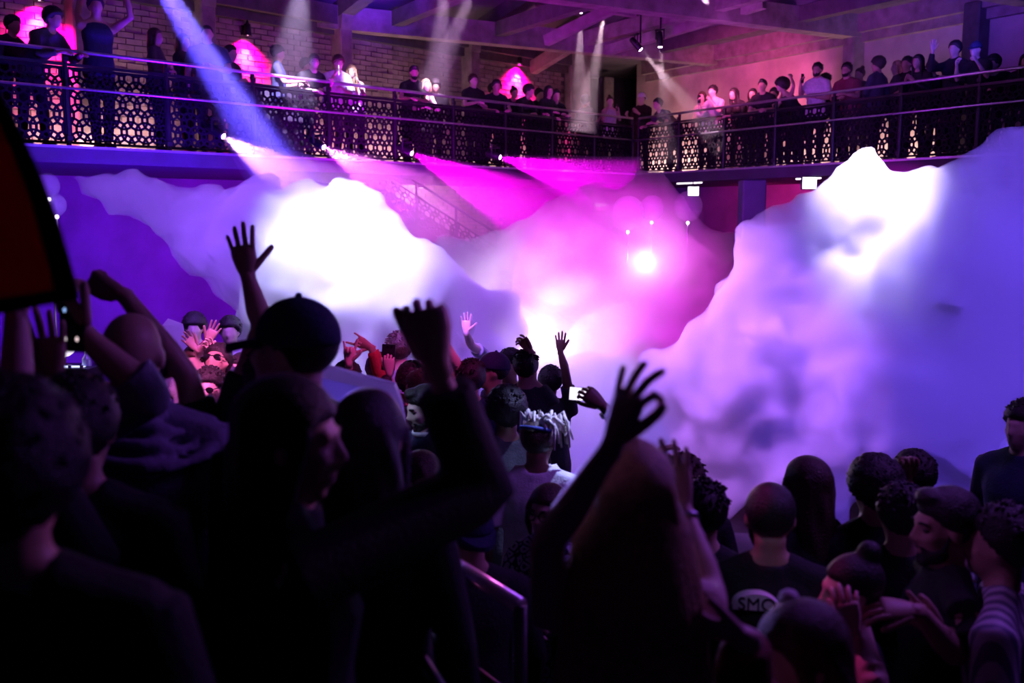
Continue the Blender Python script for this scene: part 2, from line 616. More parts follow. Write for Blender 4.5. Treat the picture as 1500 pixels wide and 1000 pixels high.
# truss members over the corner
for (a, b) in (((800, 60, 18.5), (905, 8, 17.5)), ((850, 5, 18), (930, 18, 18.5)), ((890, 74, 19.5), (1120, 4, 17.0))):
    trim(MB().beam(at(*a), at(*b), .13, .18), M_timber)

# pier and lit recess below the right wing
pr = wing_at('R', 1102, 300, .5)
trim(MB().box((pr.x, pr.y, ZS / 2), (.42, .42, ZS), bevel=.02), M_low)
# ------------------------------------------------------------------ smoke
def fbm(p, s, octv=4):
    v, a = 0.0, 1.0
    q = V(p) * s
    for _ in range(octv):
        v += a * (1 - 2 * abs(noise.noise(q)))
        a *= 0.55
        q = q * 2.1 + V((3.1, 1.7, 5.2))
    return v


def revoxel(o, voxel, adapt=0.0):
    m = o.modifiers.new('r', 'REMESH')
    m.mode = 'VOXEL'
    m.voxel_size = voxel
    dg = bpy.context.evaluated_depsgraph_get()
    me = bpy.data.meshes.new_from_object(o.evaluated_get(dg), depsgraph=dg)
    o.modifiers.clear()
    old = o.data
    o.data = me
    name = old.name
    bpy.data.meshes.remove(old)
    me.name = name
    return me


def smoke(name, label, blobs, mat, voxel, amp, fs, squash=0.7, seed=0):
    """blobs: (px, py, Y, radius in pixels at that depth): the puffs of one plume, each a ball in the room."""
    rnd = random.Random(seed)
    mb = MB()
    for b in blobs:
        px, py, Y, r = b[:4]
        rr = r * Y / FPX
        c = at(px, py, Y)
        mb.ball(c, (rr * 0.92, rr * (b[4] if len(b) > 4 else squash), rr * 0.92), 20, 14)
        for _ in range(9):
            d = V((rnd.gauss(0, 1), rnd.gauss(0, 0.6), rnd.gauss(0, 1))).normalized()
            k = rnd.uniform(0.15, 0.36)
            mb.ball(c + V((d.x, d.y * squash, d.z)) * rr * 0.88, rr * k, 12, 8)
    o = mb.build(name, mat)
    for vox, a, f, oc, pw in ((voxel * 1.3, amp, fs, 3, 1), (voxel, amp * 0.5, fs * 3.1, 3, 1), (voxel * .85, amp * 0.22, fs * 8.5, 2, 1)):
        me = revoxel(o, vox)
        n = len(me.vertices)
        co = np.empty(n * 3)
        me.vertices.foreach_get('co', co)
        no = np.empty(n * 3)
        me.vertex_normals.foreach_get('vector', no)
        co = co.reshape(-1, 3)
        no = no.reshape(-1, 3)
        off = V((seed * 3.7, seed * 1.3, f))
        h = np.array([fbm(V(c) + off, f, oc) for c in co])
        co = co + no * ((h - h.mean())[:, None] * a)
        me.vertices.foreach_set('co', co.ravel())
        me.update()
    me = revoxel(o, voxel * .85)
    me.polygons.foreach_set('use_smooth', [True] * len(me.polygons))
    return tag(o, label, 'smoke', kind='stuff')


M_sm_white = scatter('smoke_dense', (0.97, 0.97, 0.98), 5.0, 0.1)
def wispy(name, col, d0, d1, scale, aniso, lo=0.35, hi=0.65, step=1.0):
    m, N, L = new_mat(name)
    out = N.new('ShaderNodeOutputMaterial')
    s = N.new('ShaderNodeVolumeScatter')
    s.inputs['Color'].default_value = (*col, 1)
    s.inputs['Anisotropy'].default_value = aniso
    tc = N.new('ShaderNodeTexCoord')
    nz = N.new('ShaderNodeTexNoise')
    nz.inputs['Scale'].default_value = scale
    nz.inputs['Detail'].default_value = 3
    nz.inputs['Distortion'].default_value = 0.6
    L.new(tc.outputs['Object'], nz.inputs['Vector'])
    mr = N.new('ShaderNodeMapRange')
    mr.interpolation_type = 'SMOOTHSTEP'
    mr.inputs['From Min'].default_value = lo
    mr.inputs['From Max'].default_value = hi
    mr.inputs['To Min'].default_value = d0
    mr.inputs['To Max'].default_value = d1
    L.new(nz.outputs[0], mr.inputs['Value'])
    L.new(mr.outputs[0], s.inputs['Density'])
    L.new(s.outputs[0], out.inputs['Volume'])
    m.cycles.volume_step_rate = step
    return m


M_sm_white = wispy('smoke_dense', (0.98, 0.98, 0.98), 4.0, 11.0, 1.6, 0.1, step=0.5)
M_sm_thin = wispy('smoke_soft', (0.97, 0.97, 0.98), 0.8, 6.0, 0.9, 0.1, step=0.5)
M_sm_low = scatter('smoke_low_haze', (0.97, 0.97, 0.98), 3.0, 0.1)

smoke('smoke_plume', 'violet and white smoke plume blowing out from the left over the dance floor', [
    (85, 248, 9.6, 17), (105, 254, 9.6, 20), (125, 259, 9.6, 23), (150, 268, 9.6, 27), (180, 282, 9.6, 32), (240, 308, 9.6, 42), (285, 330, 9.5, 52), (215, 298, 9.6, 33), (260, 318, 9.6, 46), (310, 345, 9.5, 62), (355, 315, 9.4, 38),
    (375, 370, 9.3, 78), (385, 284, 9.3, 24), (420, 350, 9.1, 80), (440, 284, 9.2, 26), (470, 400, 9.0, 110), (510, 308, 9.1, 44), (550, 370, 9.1, 60),
    (570, 440, 9.0, 100), (430, 470, 9.0, 90), (500, 500, 9.0, 100), (610, 400, 9.2, 50), (640, 470, 9.2, 90), (700, 480, 9.5, 70),
    (600, 540, 9.2, 90), (690, 560, 9.4, 90), (560, 600, 9.2, 90), (405, 540, 9.2, 60)], M_sm_white, 0.045, 0.11, 1.15, seed=1)
smoke('smoke_cloud', 'pink and magenta smoke cloud in the middle below the balcony corner', [
    (655, 385, 12, 36), (700, 400, 12, 50), (745, 415, 12, 66), (790, 380, 12.2, 66), (815, 330, 12.4, 44), (850, 340, 12.4, 60), (885, 300, 12.6, 34), (930, 320, 12.6, 58), (985, 330, 12.6, 55), (1040, 370, 12.6, 50), (950, 265, 12.8, 20),
    (860, 440, 12.2, 110), (960, 430, 12.2, 110), (1050, 450, 12.2, 80), (780, 500, 12, 100), (880, 560, 11.5, 110), (980, 580, 11.5, 100), (790, 620, 11.5, 100)], M_sm_thin, 0.06, 0.15, 0.9, seed=2)
smoke('smoke_bank', 'tall white to blue smoke bank rising on the right up to the balcony rail', [
    (985, 545, 8.6, 45), (1030, 520, 8.6, 55), (1075, 470, 8.6, 62), (1110, 420, 8.5, 60), (1135, 375, 8.5, 52), (1165, 335, 8.4, 46), (1205, 318, 8.4, 46), (1242, 262, 8.4, 20), (1262, 246, 8.4, 14), (1255, 300, 8.4, 40), (1290, 296, 8.4, 32),
    (1330, 302, 8.3, 44), (1370, 285, 8.2, 34), (1410, 270, 8.0, 36), (1440, 280, 7.9, 44), (1465, 235, 7.8, 28), (1490, 215, 7.8, 26), (1530, 230, 7.8, 50), (1230, 420, 8.6, 120), (1370, 410, 8.2, 120), (1480, 390, 7.8, 130),
    (1120, 560, 8.5, 110), (1060, 610, 8.5, 80), (1280, 590, 8.2, 140), (1430, 580, 7.8, 140), (1060, 680, 8.4, 70), (1180, 700, 8.2, 80), (1330, 720, 8.0, 80), (1470, 700, 7.8, 80),
    (1580, 400, 7.8, 140), (1580, 600, 7.8, 150)], M_sm_white, 0.045, 0.16, 1.0, seed=3)
smoke('smoke_low', 'blue lit low smoke hanging behind the raised arms in the centre', [
    (740, 600, 10.2, 60), (830, 590, 10.0, 80), (900, 610, 10.0, 80), (860, 680, 10, 80), (960, 650, 10, 70), (780, 690, 10, 80)], M_sm_low, 0.07, 0.14, 1.2, seed=4)
# ------------------------------------------------------------------ balcony: guard of cut metal panels, tubes and posts
def lattice_mesh(Lx, Lz, slope=0.0, a=0.068, w=0.026, th=0.016, name='lattice_panel'):
    """Sheet cut with hexagons ringed by squares and triangles, inside a flat frame."""
    p = a * (1 + math.sqrt(3))
    mb = MB()
    seen = set()

    def bar(x0, z0, x1, z1):
        # clip to the panel
        t0, t1 = 0.0, 1.0
        for q, dq, lo, hi in ((x0, x1 - x0, 0, Lx), (z0, z1 - z0, 0, Lz)):
            if abs(dq) < 1e-9:
                if q < lo or q > hi:
                    return
                continue
            ta, tb = (lo - q) / dq, (hi - q) / dq
            if ta > tb:
                ta, tb = tb, ta
            t0, t1 = max(t0, ta), min(t1, tb)
        if t1 - t0 < .15:
            return
        xa, za, xb, zb = x0 + (x1 - x0) * t0, z0 + (z1 - z0) * t0, x0 + (x1 - x0) * t1, z0 + (z1 - z0) * t1
        k = (round((xa + xb) * 500), round((za + zb) * 500))
        if k in seen:
            return
        seen.add(k)
        dx, dz = xb - xa, zb - za
        L = math.hypot(dx, dz)
        ux, uz = dx / L * w * .3, dz / L * w * .3
        nx, nz = -dz / L * w / 2, dx / L * w / 2
        pts = []
        for y in (-th / 2, th / 2):
            for X, Z in ((xa - ux + nx, za - uz + nz), (xb + ux + nx, zb + uz + nz), (xb + ux - nx, zb + uz - nz), (xa - ux - nx, za - uz - nz)):
                pts.append((X, y, Z - slope * X))
        mb.add(pts, [(0, 1, 2, 3), (7, 6, 5, 4), (0, 4, 5, 1), (2, 6, 7, 3)])

    r3 = math.sqrt(3)
    for j in range(-2, int(Lz / (p * r3 / 2)) + 3):
        for i in range(-2, int(Lx / p) + 3):
            cx, cz = i * p + (j % 2) * p / 2, j * p * r3 / 2
            vs_ = [(cx + a * math.cos(R(30 + 60 * q)), cz + a * math.sin(R(30 + 60 * q))) for q in range(6)]
            for q in range(6):
                bar(*vs_[q], *vs_[(q + 1) % 6])
            for q in (0, 1, 2):       # squares towards three neighbours
                dx, dz = math.cos(R(60 * q)) * a, math.sin(R(60 * q)) * a
                for vv in (vs_[(q - 1) % 6], vs_[q]):
                    bar(vv[0], vv[1], vv[0] + dx, vv[1] + dz)
    f = .03
    for (x0, z0, x1, z1) in ((0, 0, Lx, 0), (0, Lz, Lx, Lz), (0, 0, 0, Lz), (Lx, 0, Lx, Lz)):
        mb.beam((x0, 0, z0 - slope * x0), (x1, 0, z1 - slope * x1), .022, f, up=(0, 1, 0) if x0 == x1 else (0, 0, 1))
    return mb.mesh(name)


PW, PH = 1.22, 0.86
LAT = lattice_mesh(PW, PH)
LAT.materials.append(M_lattice)


def guard(side, length, label):
    d, n = (DL, NL) if side == 'L' else (DR, NR)
    root = thing('balustrade', label, 'railing', wing_pt(side, 0, .08, ZB))
    rot = Matrix((d, n, UZ)).transposed().to_4x4()
    root.matrix_world = Matrix.Translation(wing_pt(side, 0, .08, ZB)) @ rot
    n_p = int(length / (PW + .06))
    post = MB().box((0, 0, .52), (.045, .05, 1.12), bevel=.008)
    for z in (.09, 1.0):
        post.box((0, -.02, z), (.07, .035, .06), bevel=.006)
    pm = post.mesh('post')
    pm.materials.append(M_metal)
    for i in range(n_p):
        put('lattice_panel', LAT, None, root, (i * (PW + .06) + .03, 0, .04))
    for i in range(n_p + 1):
        put('post', pm, None, root, (i * (PW + .06), 0, 0))
    Lt = n_p * (PW + .06)
    MB().tube([(0, 0, 1.10), (Lt, 0, 1.10)], .024, 10).build('handrail', M_steel, root, True)
    MB().beam((0, 0, .94), (Lt, 0, .94), .04, .035).build('top_frame', M_metal, root)
    MB().tube([(0, -.10, .66), (Lt, -.10, .66)], .016, 8).build('cable_tube', M_steel, root, True)
    br = MB()
    for i in range(0, n_p + 1):
        br.tube([(i * (PW + .06), -.10, .66), (i * (PW + .06), 0, .66)], .012, 6)
    tag(br.build('bracket', M_metal, root), kind='stuff')
    MB().beam((0, -.10, -.015), (Lt, -.10, -.015), .03, .03).build('edge_strip', M_steel, root)
    return root


guard('L', 15.8, 'long left wing balcony railing of cut hexagon metal panels with steel handrail')
guard('R', 13.0, 'right wing balcony railing of cut hexagon metal panels running to the right edge')

# stair below the left wing
st_a, st_b = at(555, 296, 18.3), at(672, 372, 17.9)
stair = thing('staircase', 'metal stair with cut pattern side panels going down under the left balcony', 'stairs', (st_a.x, st_a.y, 0))
sd = V((st_b.x - st_a.x, st_b.y - st_a.y, 0))
sl = sd.length
slope = (st_a.z - st_b.z) / sl
sd.normalize()
sn = V((-sd.y, sd.x, 0))
stair.matrix_world = Matrix.Translation((st_a.x, st_a.y, 0)) @ Matrix((sd, sn, UZ)).transposed().to_4x4()
FULL = 3.9
for k, x in enumerate((-0.75, .0, .75, 1.5)):
    me = lattice_mesh(.72, .52, slope)
    me.materials.append(M_lattice)
    put('side_panel', me, None, stair, (x, 0, st_a.z - slope * x + .03))
MB().beam((-.8, 0, st_a.z + slope * .8 - .06), (FULL, 0, st_a.z - slope * FULL - .06), .05, .22).build('stringer', M_metal, stair)
MB().beam((-.8, 1.1, st_a.z + slope * .8 - .06), (FULL, 1.1, st_a.z - slope * FULL - .06), .05, .22).build('stringer', M_metal, stair)
tm = MB().box((0, .55, 0), (.28, 1.05, .04)).mesh('tread')
tm.materials.append(M_slab)
for k in range(17):
    x = -.65 + k * .27
    put('tread', tm, None, stair, (x, 0, st_a.z - slope * x - .05))
MB().tube([(-.8, 0, st_a.z + slope * .8 + .82), (0.1, 0, st_a.z + .80 - slope * .1), (FULL, 0, st_a.z - slope * FULL + .80)], .022, 8).build('handrail', M_metal, stair, True)
for x in (-.02, .73, 1.48, 2.23, 3.0):
    MB().beam((x, 0, st_a.z - slope * x - .1), (x, 0, st_a.z - slope * x + .8), .035, .035, up=(1, 0, 0)).build('post', M_metal, stair)


# ------------------------------------------------------------------ lamps of the house
def wall_lamp(s, z, label, group):
    c = wing_pt('L', s, WOFF - .13, z)
    rot = Matrix((DL, NL, UZ)).transposed().to_4x4()
    t = thing('wall_lamp', label, 'lamp', c, group)
    t.matrix_world = Matrix.Translation(c) @ rot
    MB().box((0, .10, .04), (.12, .03, .16), bevel=.01).build('wall_plate', M_metal, t)
    MB().tube([(0, .1, .05), (0, .03, .09)], .014, 8).build('arm', M_metal, t)
    MB().tube([(0, 0, .14), (0, 0, .12), (0, 0, -.02), (0, 0, -.06)], [.03, .055, .06, .07], 16, cap=False).build('lamp_shade', M_metal, t, True)
    MB().ball((0, 0, -.02), (.045, .045, .03), 12, 8).build('bulb', M_hot, t, True)
    MB().tube([(0, 0, .14), (0, 0, .19)], [.028, .012], 10).build('cap', M_metal, t)
    for e, col, ang, off in ((1300, (1.0, .0, .30), 120, 0.0), (150, (1.0, .40, .50), 70, 0.0)):
        L = lamp('SPOT', 'wall_lamp_light', c - UZ * .08 - NL * .02, col, e, c - UZ * 1.0 + NL * .14, .03, ang, 1.0)
    return t


M_hot = glow('bulb_pink', (1.0, 0.35, 0.6), 12)
for (s, z), lb in zip(LAMPS_L, ('pink wall lamp at the top left edge above the brick', 'pink wall lamp over glowing brick beside the broad blue beam', 'pink wall lamp over glowing brick near the balcony corner')):
    wall_lamp(s, z, lb, None)

# stair lamp: unseen downlight added under the slab to brighten the lower brick wall
sl_ = wing_pt('L', wing_s('L', 617, LOWL - .9), LOWL - .9, ZS - .05)
t = thing('downlight', 'small round downlight added under the left balcony to light the stair wall', 'lamp', sl_)
MB().tube([(0, 0, .05), (0, 0, -.03)], [.07, .06], 16).build('body', M_metal, t, True)
MB().ball((0, 0, -.03), (.045, .045, .012), 14, 6).build('glass', glow('bulb_stair', (1, .85, .9), 3), t, True)
lamp('SPOT', 'stair_light', sl_ - UZ * .06, (1.0, .62, .80), 420, wing_pt('L', wing_s('L', 612, LOWL), LOWL, 2.75), .05, 85, .9)

# floor strips washing the wall foot behind the guard
M_strip = glow('strip_warm', (1.0, 0.72, 0.55), 4)


def strip(side, s0, s1, off, label, e):
    a, b = wing_pt(side, s0, off, ZB + .05), wing_pt(side, s1, off, ZB + .05)
    t = thing('light_strip', label, 'light', (a + b) / 2)
    n = NL if side == 'L' else NR
    MB().beam(a - t.location + V(n) * -.05, b - t.location + V(n) * -.05, .03, .10).build('housing', M_metal, t)
    MB().beam(a - t.location, b - t.location, .06, .03).build('tube', M_strip, t)
    m = (a + b) / 2
    L = lamp('AREA', 'strip_light', m + V((0, 0, .06)), (1.0, .70, .58), e, m + n * .35 + UZ * .45, (b - a).length, size_y=.06)
    d = (b - a).normalized()
    fw = (n * .35 + UZ * .45).normalized()
    zx = -fw
    xx = d
    yy = zx.cross(xx)
    L.rotation_euler = Matrix((xx, yy, zx)).transposed().to_euler()


strip('L', wing_s('L', 250, 2.2), wing_s('L', 60, 2.2), 2.2, 'warm light strip along the wall foot behind the railing at far left', 26)
strip('L', wing_s('L', 640, 2.2), wing_s('L', 420, 2.2), 2.2, 'warm light strip along the wall foot behind the left railing', 40)
strip('L', wing_s('L', 800, 2.2), wing_s('L', 700, 2.2), 2.2, 'short warm light strip along the wall foot near the corner', 12)
strip('R', wing_s('R', 1010, 2.2), wing_s('R', 930, 2.2), 2.2, 'short warm light strip at the wall foot right of the corner', 30)
strip('R', wing_s('R', 1370, 2.2), wing_s('R', 1120, 2.2), 2.2, 'warm light strip along the wall foot behind the right railing', 34)

# monitors and sign under the right wing
M_white = glow('monitor_white', (0.95, 0.97, 1.0), 3.0)


def monitor(px, py, w, h, label):
    c = wing_at('R', px, py, -.02)
    t = thing('monitor', label, 'screen', c)
    t.matrix_world = Matrix.Translation(c) @ Matrix((V((1, 0.12, 0)).normalized(), V((-.12, 1, 0)).normalized(), UZ)).transposed().to_4x4()
    MB().box((0, .03, 0), (w + .03, .05, h + .03), bevel=.008).build('casing', M_metal, t)
    MB().box((0, .003, 0), (w, .006, h)).build('screen', M_white, t)
    MB().tube([(0, .04, h / 2), (0, .04, max(h / 2 + .02, ZS - c.z))], .012, 8).build('hanger', M_metal, t)


monitor(1016, 280, .205, .165, 'small bright white monitor below the balcony nearer the corner')
monitor(1186, 268, .235, .185, 'small bright white monitor below the right balcony beside the smoke')
for (a, b), lb in ((((992, 272), (1028, 268)), 'short white tube light under the balcony above the monitor'), (((1166, 259), (1202, 255)), 'white tube light under the right balcony above its monitor')):
    A, B = wing_at('R', *a, .1), wing_at('R', *b, .1)
    A.z = B.z = ZS - .03
    t = thing('tube_light', lb, 'light', (A + B) / 2)
    MB().tube([A - t.location, B - t.location], .012, 8).build('tube', glow('tube_white', (1, .9, 1), 4), t, True)
    MB().beam(A - t.location + UZ * .02, B - t.location + UZ * .02, .05, .02).build('housing', M_metal, t)
# neon writing on the wall behind the dance floor
sp_ = at(880, 302, 21.5)
sg = thing('neon_sign', 'tiny two line neon sign in white and pink below the balcony corner', 'sign', sp_)
sp2 = bpy.data.curves
for txt, col, dz, st_ in (('Upho', (1, .85, 1), .0, 5), ('lolms', (1, .15, .55), -.09, 4)):
    cu = bpy.data.curves.new('lettering', 'FONT')
    cu.body = txt
    cu.size = .11
    cu.extrude = .004
    cu.align_x = 'CENTER'
    cu.shear = .2
    o = bpy.data.objects.new('lettering', cu)
    COL.objects.link(o)
    o.parent = sg
    o.rotation_euler = (R(90), 0, 0)
    o.location = (0, -.02, dz)
    cu.materials.append(glow('neon_' + txt.lower(), col, st_))
MB().box((0, .02, .0), (.36, .02, .26), bevel=.006).build('backboard', M_metal, sg)

# hot pink recess behind the pier
pk = wing_pt('R', wing_s('R', 1132, 2.0), 1.2, 1.9)
lamp('SPOT', 'recess_light', pk + UZ * 1.1, (1.0, .02, .25), 500, wing_pt('R', wing_s('R', 1136, LOWR), LOWR, 2.2), .1, 80)

# covered equipment case standing behind the left guard
cc = wing_pt('L', wing_s('L', 392, .75), .75, ZB)
cs = thing('equipment_case', 'dark equipment case with metal corners behind the left railing beside the pink lamp', 'case', cc)
cs.matrix_world = Matrix.Translation(cc) @ Matrix((DL, NL, UZ)).transposed().to_4x4()
MB().box((0, 0, .50), (.95, .55, .98), bevel=.02).build('body', M_dark, cs)
MB().box((0, 0, 1.0), (.97, .57, .05), bevel=.01).build('lid', M_metal, cs)
cm_ = MB().box((0, 0, 0), (.06, .06, .06), bevel=.01).mesh('corner')
cm_.materials.append(M_steel)
for x in (-.46, .46):
    for z in (.05, .95):
        put('corner', cm_, None, cs, (x, -.265, z))
# ------------------------------------------------------------------ stage lamps with their beams in the haze
M_lamp_lens = {}


def beam_lamp(name, label, src, tgt, col, power, angle, length, dens, group=None, r0=.045, body=.06, show=True, blend=.25, core=None):
    """Moving head: yoke, body, lens and the lit haze in its cone; the spot lamp sits behind the lens."""
    src, tgt = V(src), V(tgt)
    d = (tgt - src).normalized()
    t = thing(name, label, 'lamp', src, group)
    M = d.to_track_quat('Y', 'Z').to_matrix()
    bd = MB()
    bd.tube([M @ V((0, y, 0)) for y in (-.26, -.24, -.10, -.02, 0)], [body * .5, body * .85, body, body * .9, body * .95], 14)
    bd.build('body', M_metal, t, True)
    yk = MB()
    for g in (-1, 1):
        yk.beam(M @ V((g * body * 1.25, -.12, 0)), M @ V((g * body * 1.25, -.12, 0)) + UZ * .16, .02, .05, up=(0, 1, 0))
    yk.beam(M @ V((-body * 1.4, -.12, 0)) + UZ * .16, M @ V((body * 1.4, -.12, 0)) + UZ * .16, .05, .03)
    yk.build('yoke', M_metal, t)
    if name == 'edge_spotlight':
        e = wing_pt('L', (src - KN).dot(DL), .0, src.z)
        MB().beam(V((0, 0, .16)), e - src + UZ * .16, .04, .03).build('bracket', M_metal, t)
    else:
        MB().tube([(0, 0, .10), (0, 0, max(.3, roof_z(src) - src.z))], .014, 8).build('hanger', M_metal, t)
    key = (round(col[0], 2), round(col[1], 2), round(col[2], 2))
    if key not in M_lamp_lens:
        M_lamp_lens[key] = glow('lens_glow', [.4 + .6 * c for c in col], 30)
    ln = MB()
    ln.ball((0, 0, 0), (body * .62, body * .62, body * .16), 14, 8, rot=d.to_track_quat('Z', 'Y').to_matrix())
    ln.build('lens', M_lamp_lens[key], t, True).location = d * .012
    lamp('SPOT', name + '_light', src + d * .035, col, power, tgt, r0 * .6, angle, blend)
    if length:
        half = math.tan(R(angle / 2)) * .97
        Q = d.to_track_quat('Z', 'Y').to_matrix()
        rings = []
        for q in (0.0, .03, .1, .25, .5, .75, 1.0):
            z = .06 + length * q
            rr = r0 + z * half
            rings.append([Q @ V((math.cos(2 * math.pi * i / 20) * rr, math.sin(2 * math.pi * i / 20) * rr, z)) for i in range(20)])
        o = MB().rings(rings).build('light_beam', scatter('beam_haze', (1, 1, 1), dens, 0.35), t, True)
        tag(o, kind='stuff')
    return t


PINKL = (1.0, .10, .90)
beam_lamp('edge_spotlight', 'spotlight with whitish pink beam on the balcony edge, first from the left', wing_at('L', 329, 199, -.22), at(440, 272, 12.9), (1.0, .40, 1.0), 800, 36, 3.0, .5)
beam_lamp('edge_spotlight', 'spotlight with pink beam on the balcony edge under the white shirted man', wing_at('L', 475, 215, -.22), at(610, 298, 13.6), (1.0, .14, 1.0), 1500, 32, 3.2, .30)
beam_lamp('edge_spotlight', 'spotlight with long magenta beam on the balcony edge below the bearded man', wing_at('L', 603, 224, -.22), at(800, 324, 14.8), (1.0, .0, .92), 4200, 28, 4.4, .30)
beam_lamp('edge_spotlight', 'spotlight with magenta fan beam on the balcony edge nearest the corner', wing_at('L', 732, 230, -.22), at(860, 268, 16.6), (1.0, .0, 1.0), 3000, 30, 2.3, .28)
for px, py, tx, ty, lb, e in ((850, 18, 849, 130, 'ceiling spot shining straight down, leftmost over the corner', 260), (885, 22, 866, 130, 'ceiling spot with a beam slanting left over the corner', 320),
                              (938, 72, 1006, 150, 'ceiling spot with a beam slanting right over the corner', 300), (967, 68, 972, 150, 'ceiling spot shining down beside the slanting beam', 130)):
    beam_lamp('spotlight', lb, at(px, py, 18.2), at(tx, ty, 18.4), (1.0, .62, .80), e * 5, 14, 2.0, .14, body=.06, r0=.05)
beam_lamp('spotlight', 'ceiling spot above the frame over the bearded man', at(655, -60, 15.6), at(640, 110, 17.2), (.95, .55, 1.0), 2600, 13, 3.4, .12, r0=.07)
beam_lamp('spotlight', 'ceiling spot above the frame beside the timber brace', at(712, -55, 15.2), at(622, 150, 16.8), (.95, .55, 1.0), 2600, 13, 3.4, .12, r0=.07)
beam_lamp('spotlight', 'ceiling spot with pale wide beam above the man in the white shirt', at(445, -60, 13.0), at(425, 130, 14.6), (.75, .55, 1.0), 3000, 22, 3.0, .08, r0=.07)
beam_lamp('spotlight', 'ceiling spot with broad blue beam at the upper left', at(200, -75, 10.4), at(375, 200, 11.6), (.10, .06, 1.0), 26000, 13, 4.2, .16, r0=.1)
beam_lamp('spotlight', 'ceiling spot with white blue streak at the upper left', at(225, -60, 10.2), at(385, 195, 11.4), (.30, .25, 1.0), 6500, 6, 4.2, .2, r0=.06)
beam_lamp('spotlight', 'ceiling spot with short pale beam at the upper right', at(1392, -40, 14.8), at(1390, 60, 15.6), (1.0, .70, .85), 500, 14, .9, .2, r0=.06)
beam_lamp('spotlight', 'ceiling spot with blue beam by the timber post of the right wall', at(1262, -70, 14.4), at(1278, 150, 15.6), (.10, .05, 1.0), 9000, 16, 3.6, .14, body=.06, r0=.1)
# ------------------------------------------------------------------ people: builder
M_skin = {
    'pale': surf('skin_pale', (0.72, 0.50, 0.42), 0.5, var=0.06, scale=20, bump=0.05),
    'tan': surf('skin_tan', (0.52, 0.33, 0.24), 0.5, var=0.06, scale=20, bump=0.05),
    'brown': surf('skin_brown', (0.25, 0.14, 0.09), 0.45, var=0.06, scale=20, bump=0.05),
}
M_hair = {
    'black': surf('hair_black', (0.018, 0.014, 0.014), 0.5, var=0.3, scale=60, bump=0.6, bscale=160),
    'brown': surf('hair_brown', (0.07, 0.04, 0.025), 0.5, var=0.3, scale=60, bump=0.6, bscale=160),
    'blonde': surf('hair_blonde', (0.50, 0.33, 0.16), 0.45, var=0.3, scale=60, bump=0.6, bscale=160),
    'white': surf('hair_bleached', (0.85, 0.80, 0.70), 0.45, var=0.15, scale=60, bump=0.6, bscale=160),
}
CLOTH_COL = {
    'black': (0.014, 0.014, 0.017), 'charcoal': (0.05, 0.05, 0.06), 'navy': (0.025, 0.03, 0.09), 'white': (0.80, 0.80, 0.82),
    'grey': (0.28, 0.28, 0.32), 'maroon': (0.20, 0.03, 0.06), 'denim': (0.24, 0.22, 0.34), 'red': (0.55, 0.05, 0.06),
    'pale': (0.62, 0.58, 0.66), 'sand': (0.45, 0.34, 0.26), 'blue': (0.08, 0.12, 0.40), 'rust': (0.30, 0.10, 0.07)}
M_cloth = {k: surf('cloth_' + k, c, 0.85, var=0.12, scale=30, bump=0.35, bscale=90) for k, c in CLOTH_COL.items()}
M_eye = surf('eye_dark', (0.02, 0.015, 0.015), 0.2, var=0.1, bump=0)
M_lens = surf('sunglass_lens', (0.01, 0.01, 0.012), 0.08, var=0.1, bump=0, coat=0.6)
M_shoe = surf('shoe_leather', (0.03, 0.028, 0.03), 0.5, var=0.2)

FINISH = []     # (body object, extra mesh builders joined on after baking)


def frame(d, n):
    d = d.normalized()
    n = (n - d * n.dot(d))
    n = n.normalized() if n.length > 1e-5 else d.orthogonal().normalized()
    return d, n


HANDS = {   # curl at the three joints of index, middle, ring, little finger; thumb (out, in)
    'open': [(.10, .12, .08)] * 4 + [(0.9, 0.1)],
    'flat': [(.02, .05, .03)] * 4 + [(0.5, 0.0)],
    'relax': [(.35, .45, .3), (.45, .5, .3), (.5, .55, .35), (.5, .5, .35), (0.5, 0.3)],
    'fist': [(1.45, 1.65, 1.0)] * 4 + [(0.25, 1.1)],
    'pinky': [(1.35, 1.6, 1.0), (1.4, 1.6, 1.0), (1.3, 1.5, .9), (.45, .7, .4), (0.3, 1.0)],
    'thumb': [(1.15, 1.6, 1.0)] * 4 + [(0.30, 0.05)],
    'point': [(.05, .08, .05), (1.3, 1.5, 1.0), (1.4, 1.6, 1.0), (1.4, 1.6, 1.0), (0.4, 0.8)],
    'rock': [(.05, .1, .05), (1.4, 1.6, 1.0), (1.4, 1.6, 1.0), (.1, .1, .1), (0.8, 0.4)],
    'peace': [(.05, .1, .05), (.05, .1, .05), (1.4, 1.6, 1.0), (1.4, 1.6, 1.0), (0.4, 0.9)],
    'okay': [(.85, 1.0, .6), (.42, .35, .2), (.20, .22, .15), (-.05, .12, .1), (0.55, 0.75)],
    'grip': [(.7, 1.0, .5)] * 4 + [(0.5, 0.5)],
    'droop': [(.5, .35, .2), (.8, .45, .3), (.9, .5, .3), (1.0, .5, .3), (0.5, 0.3)],
}


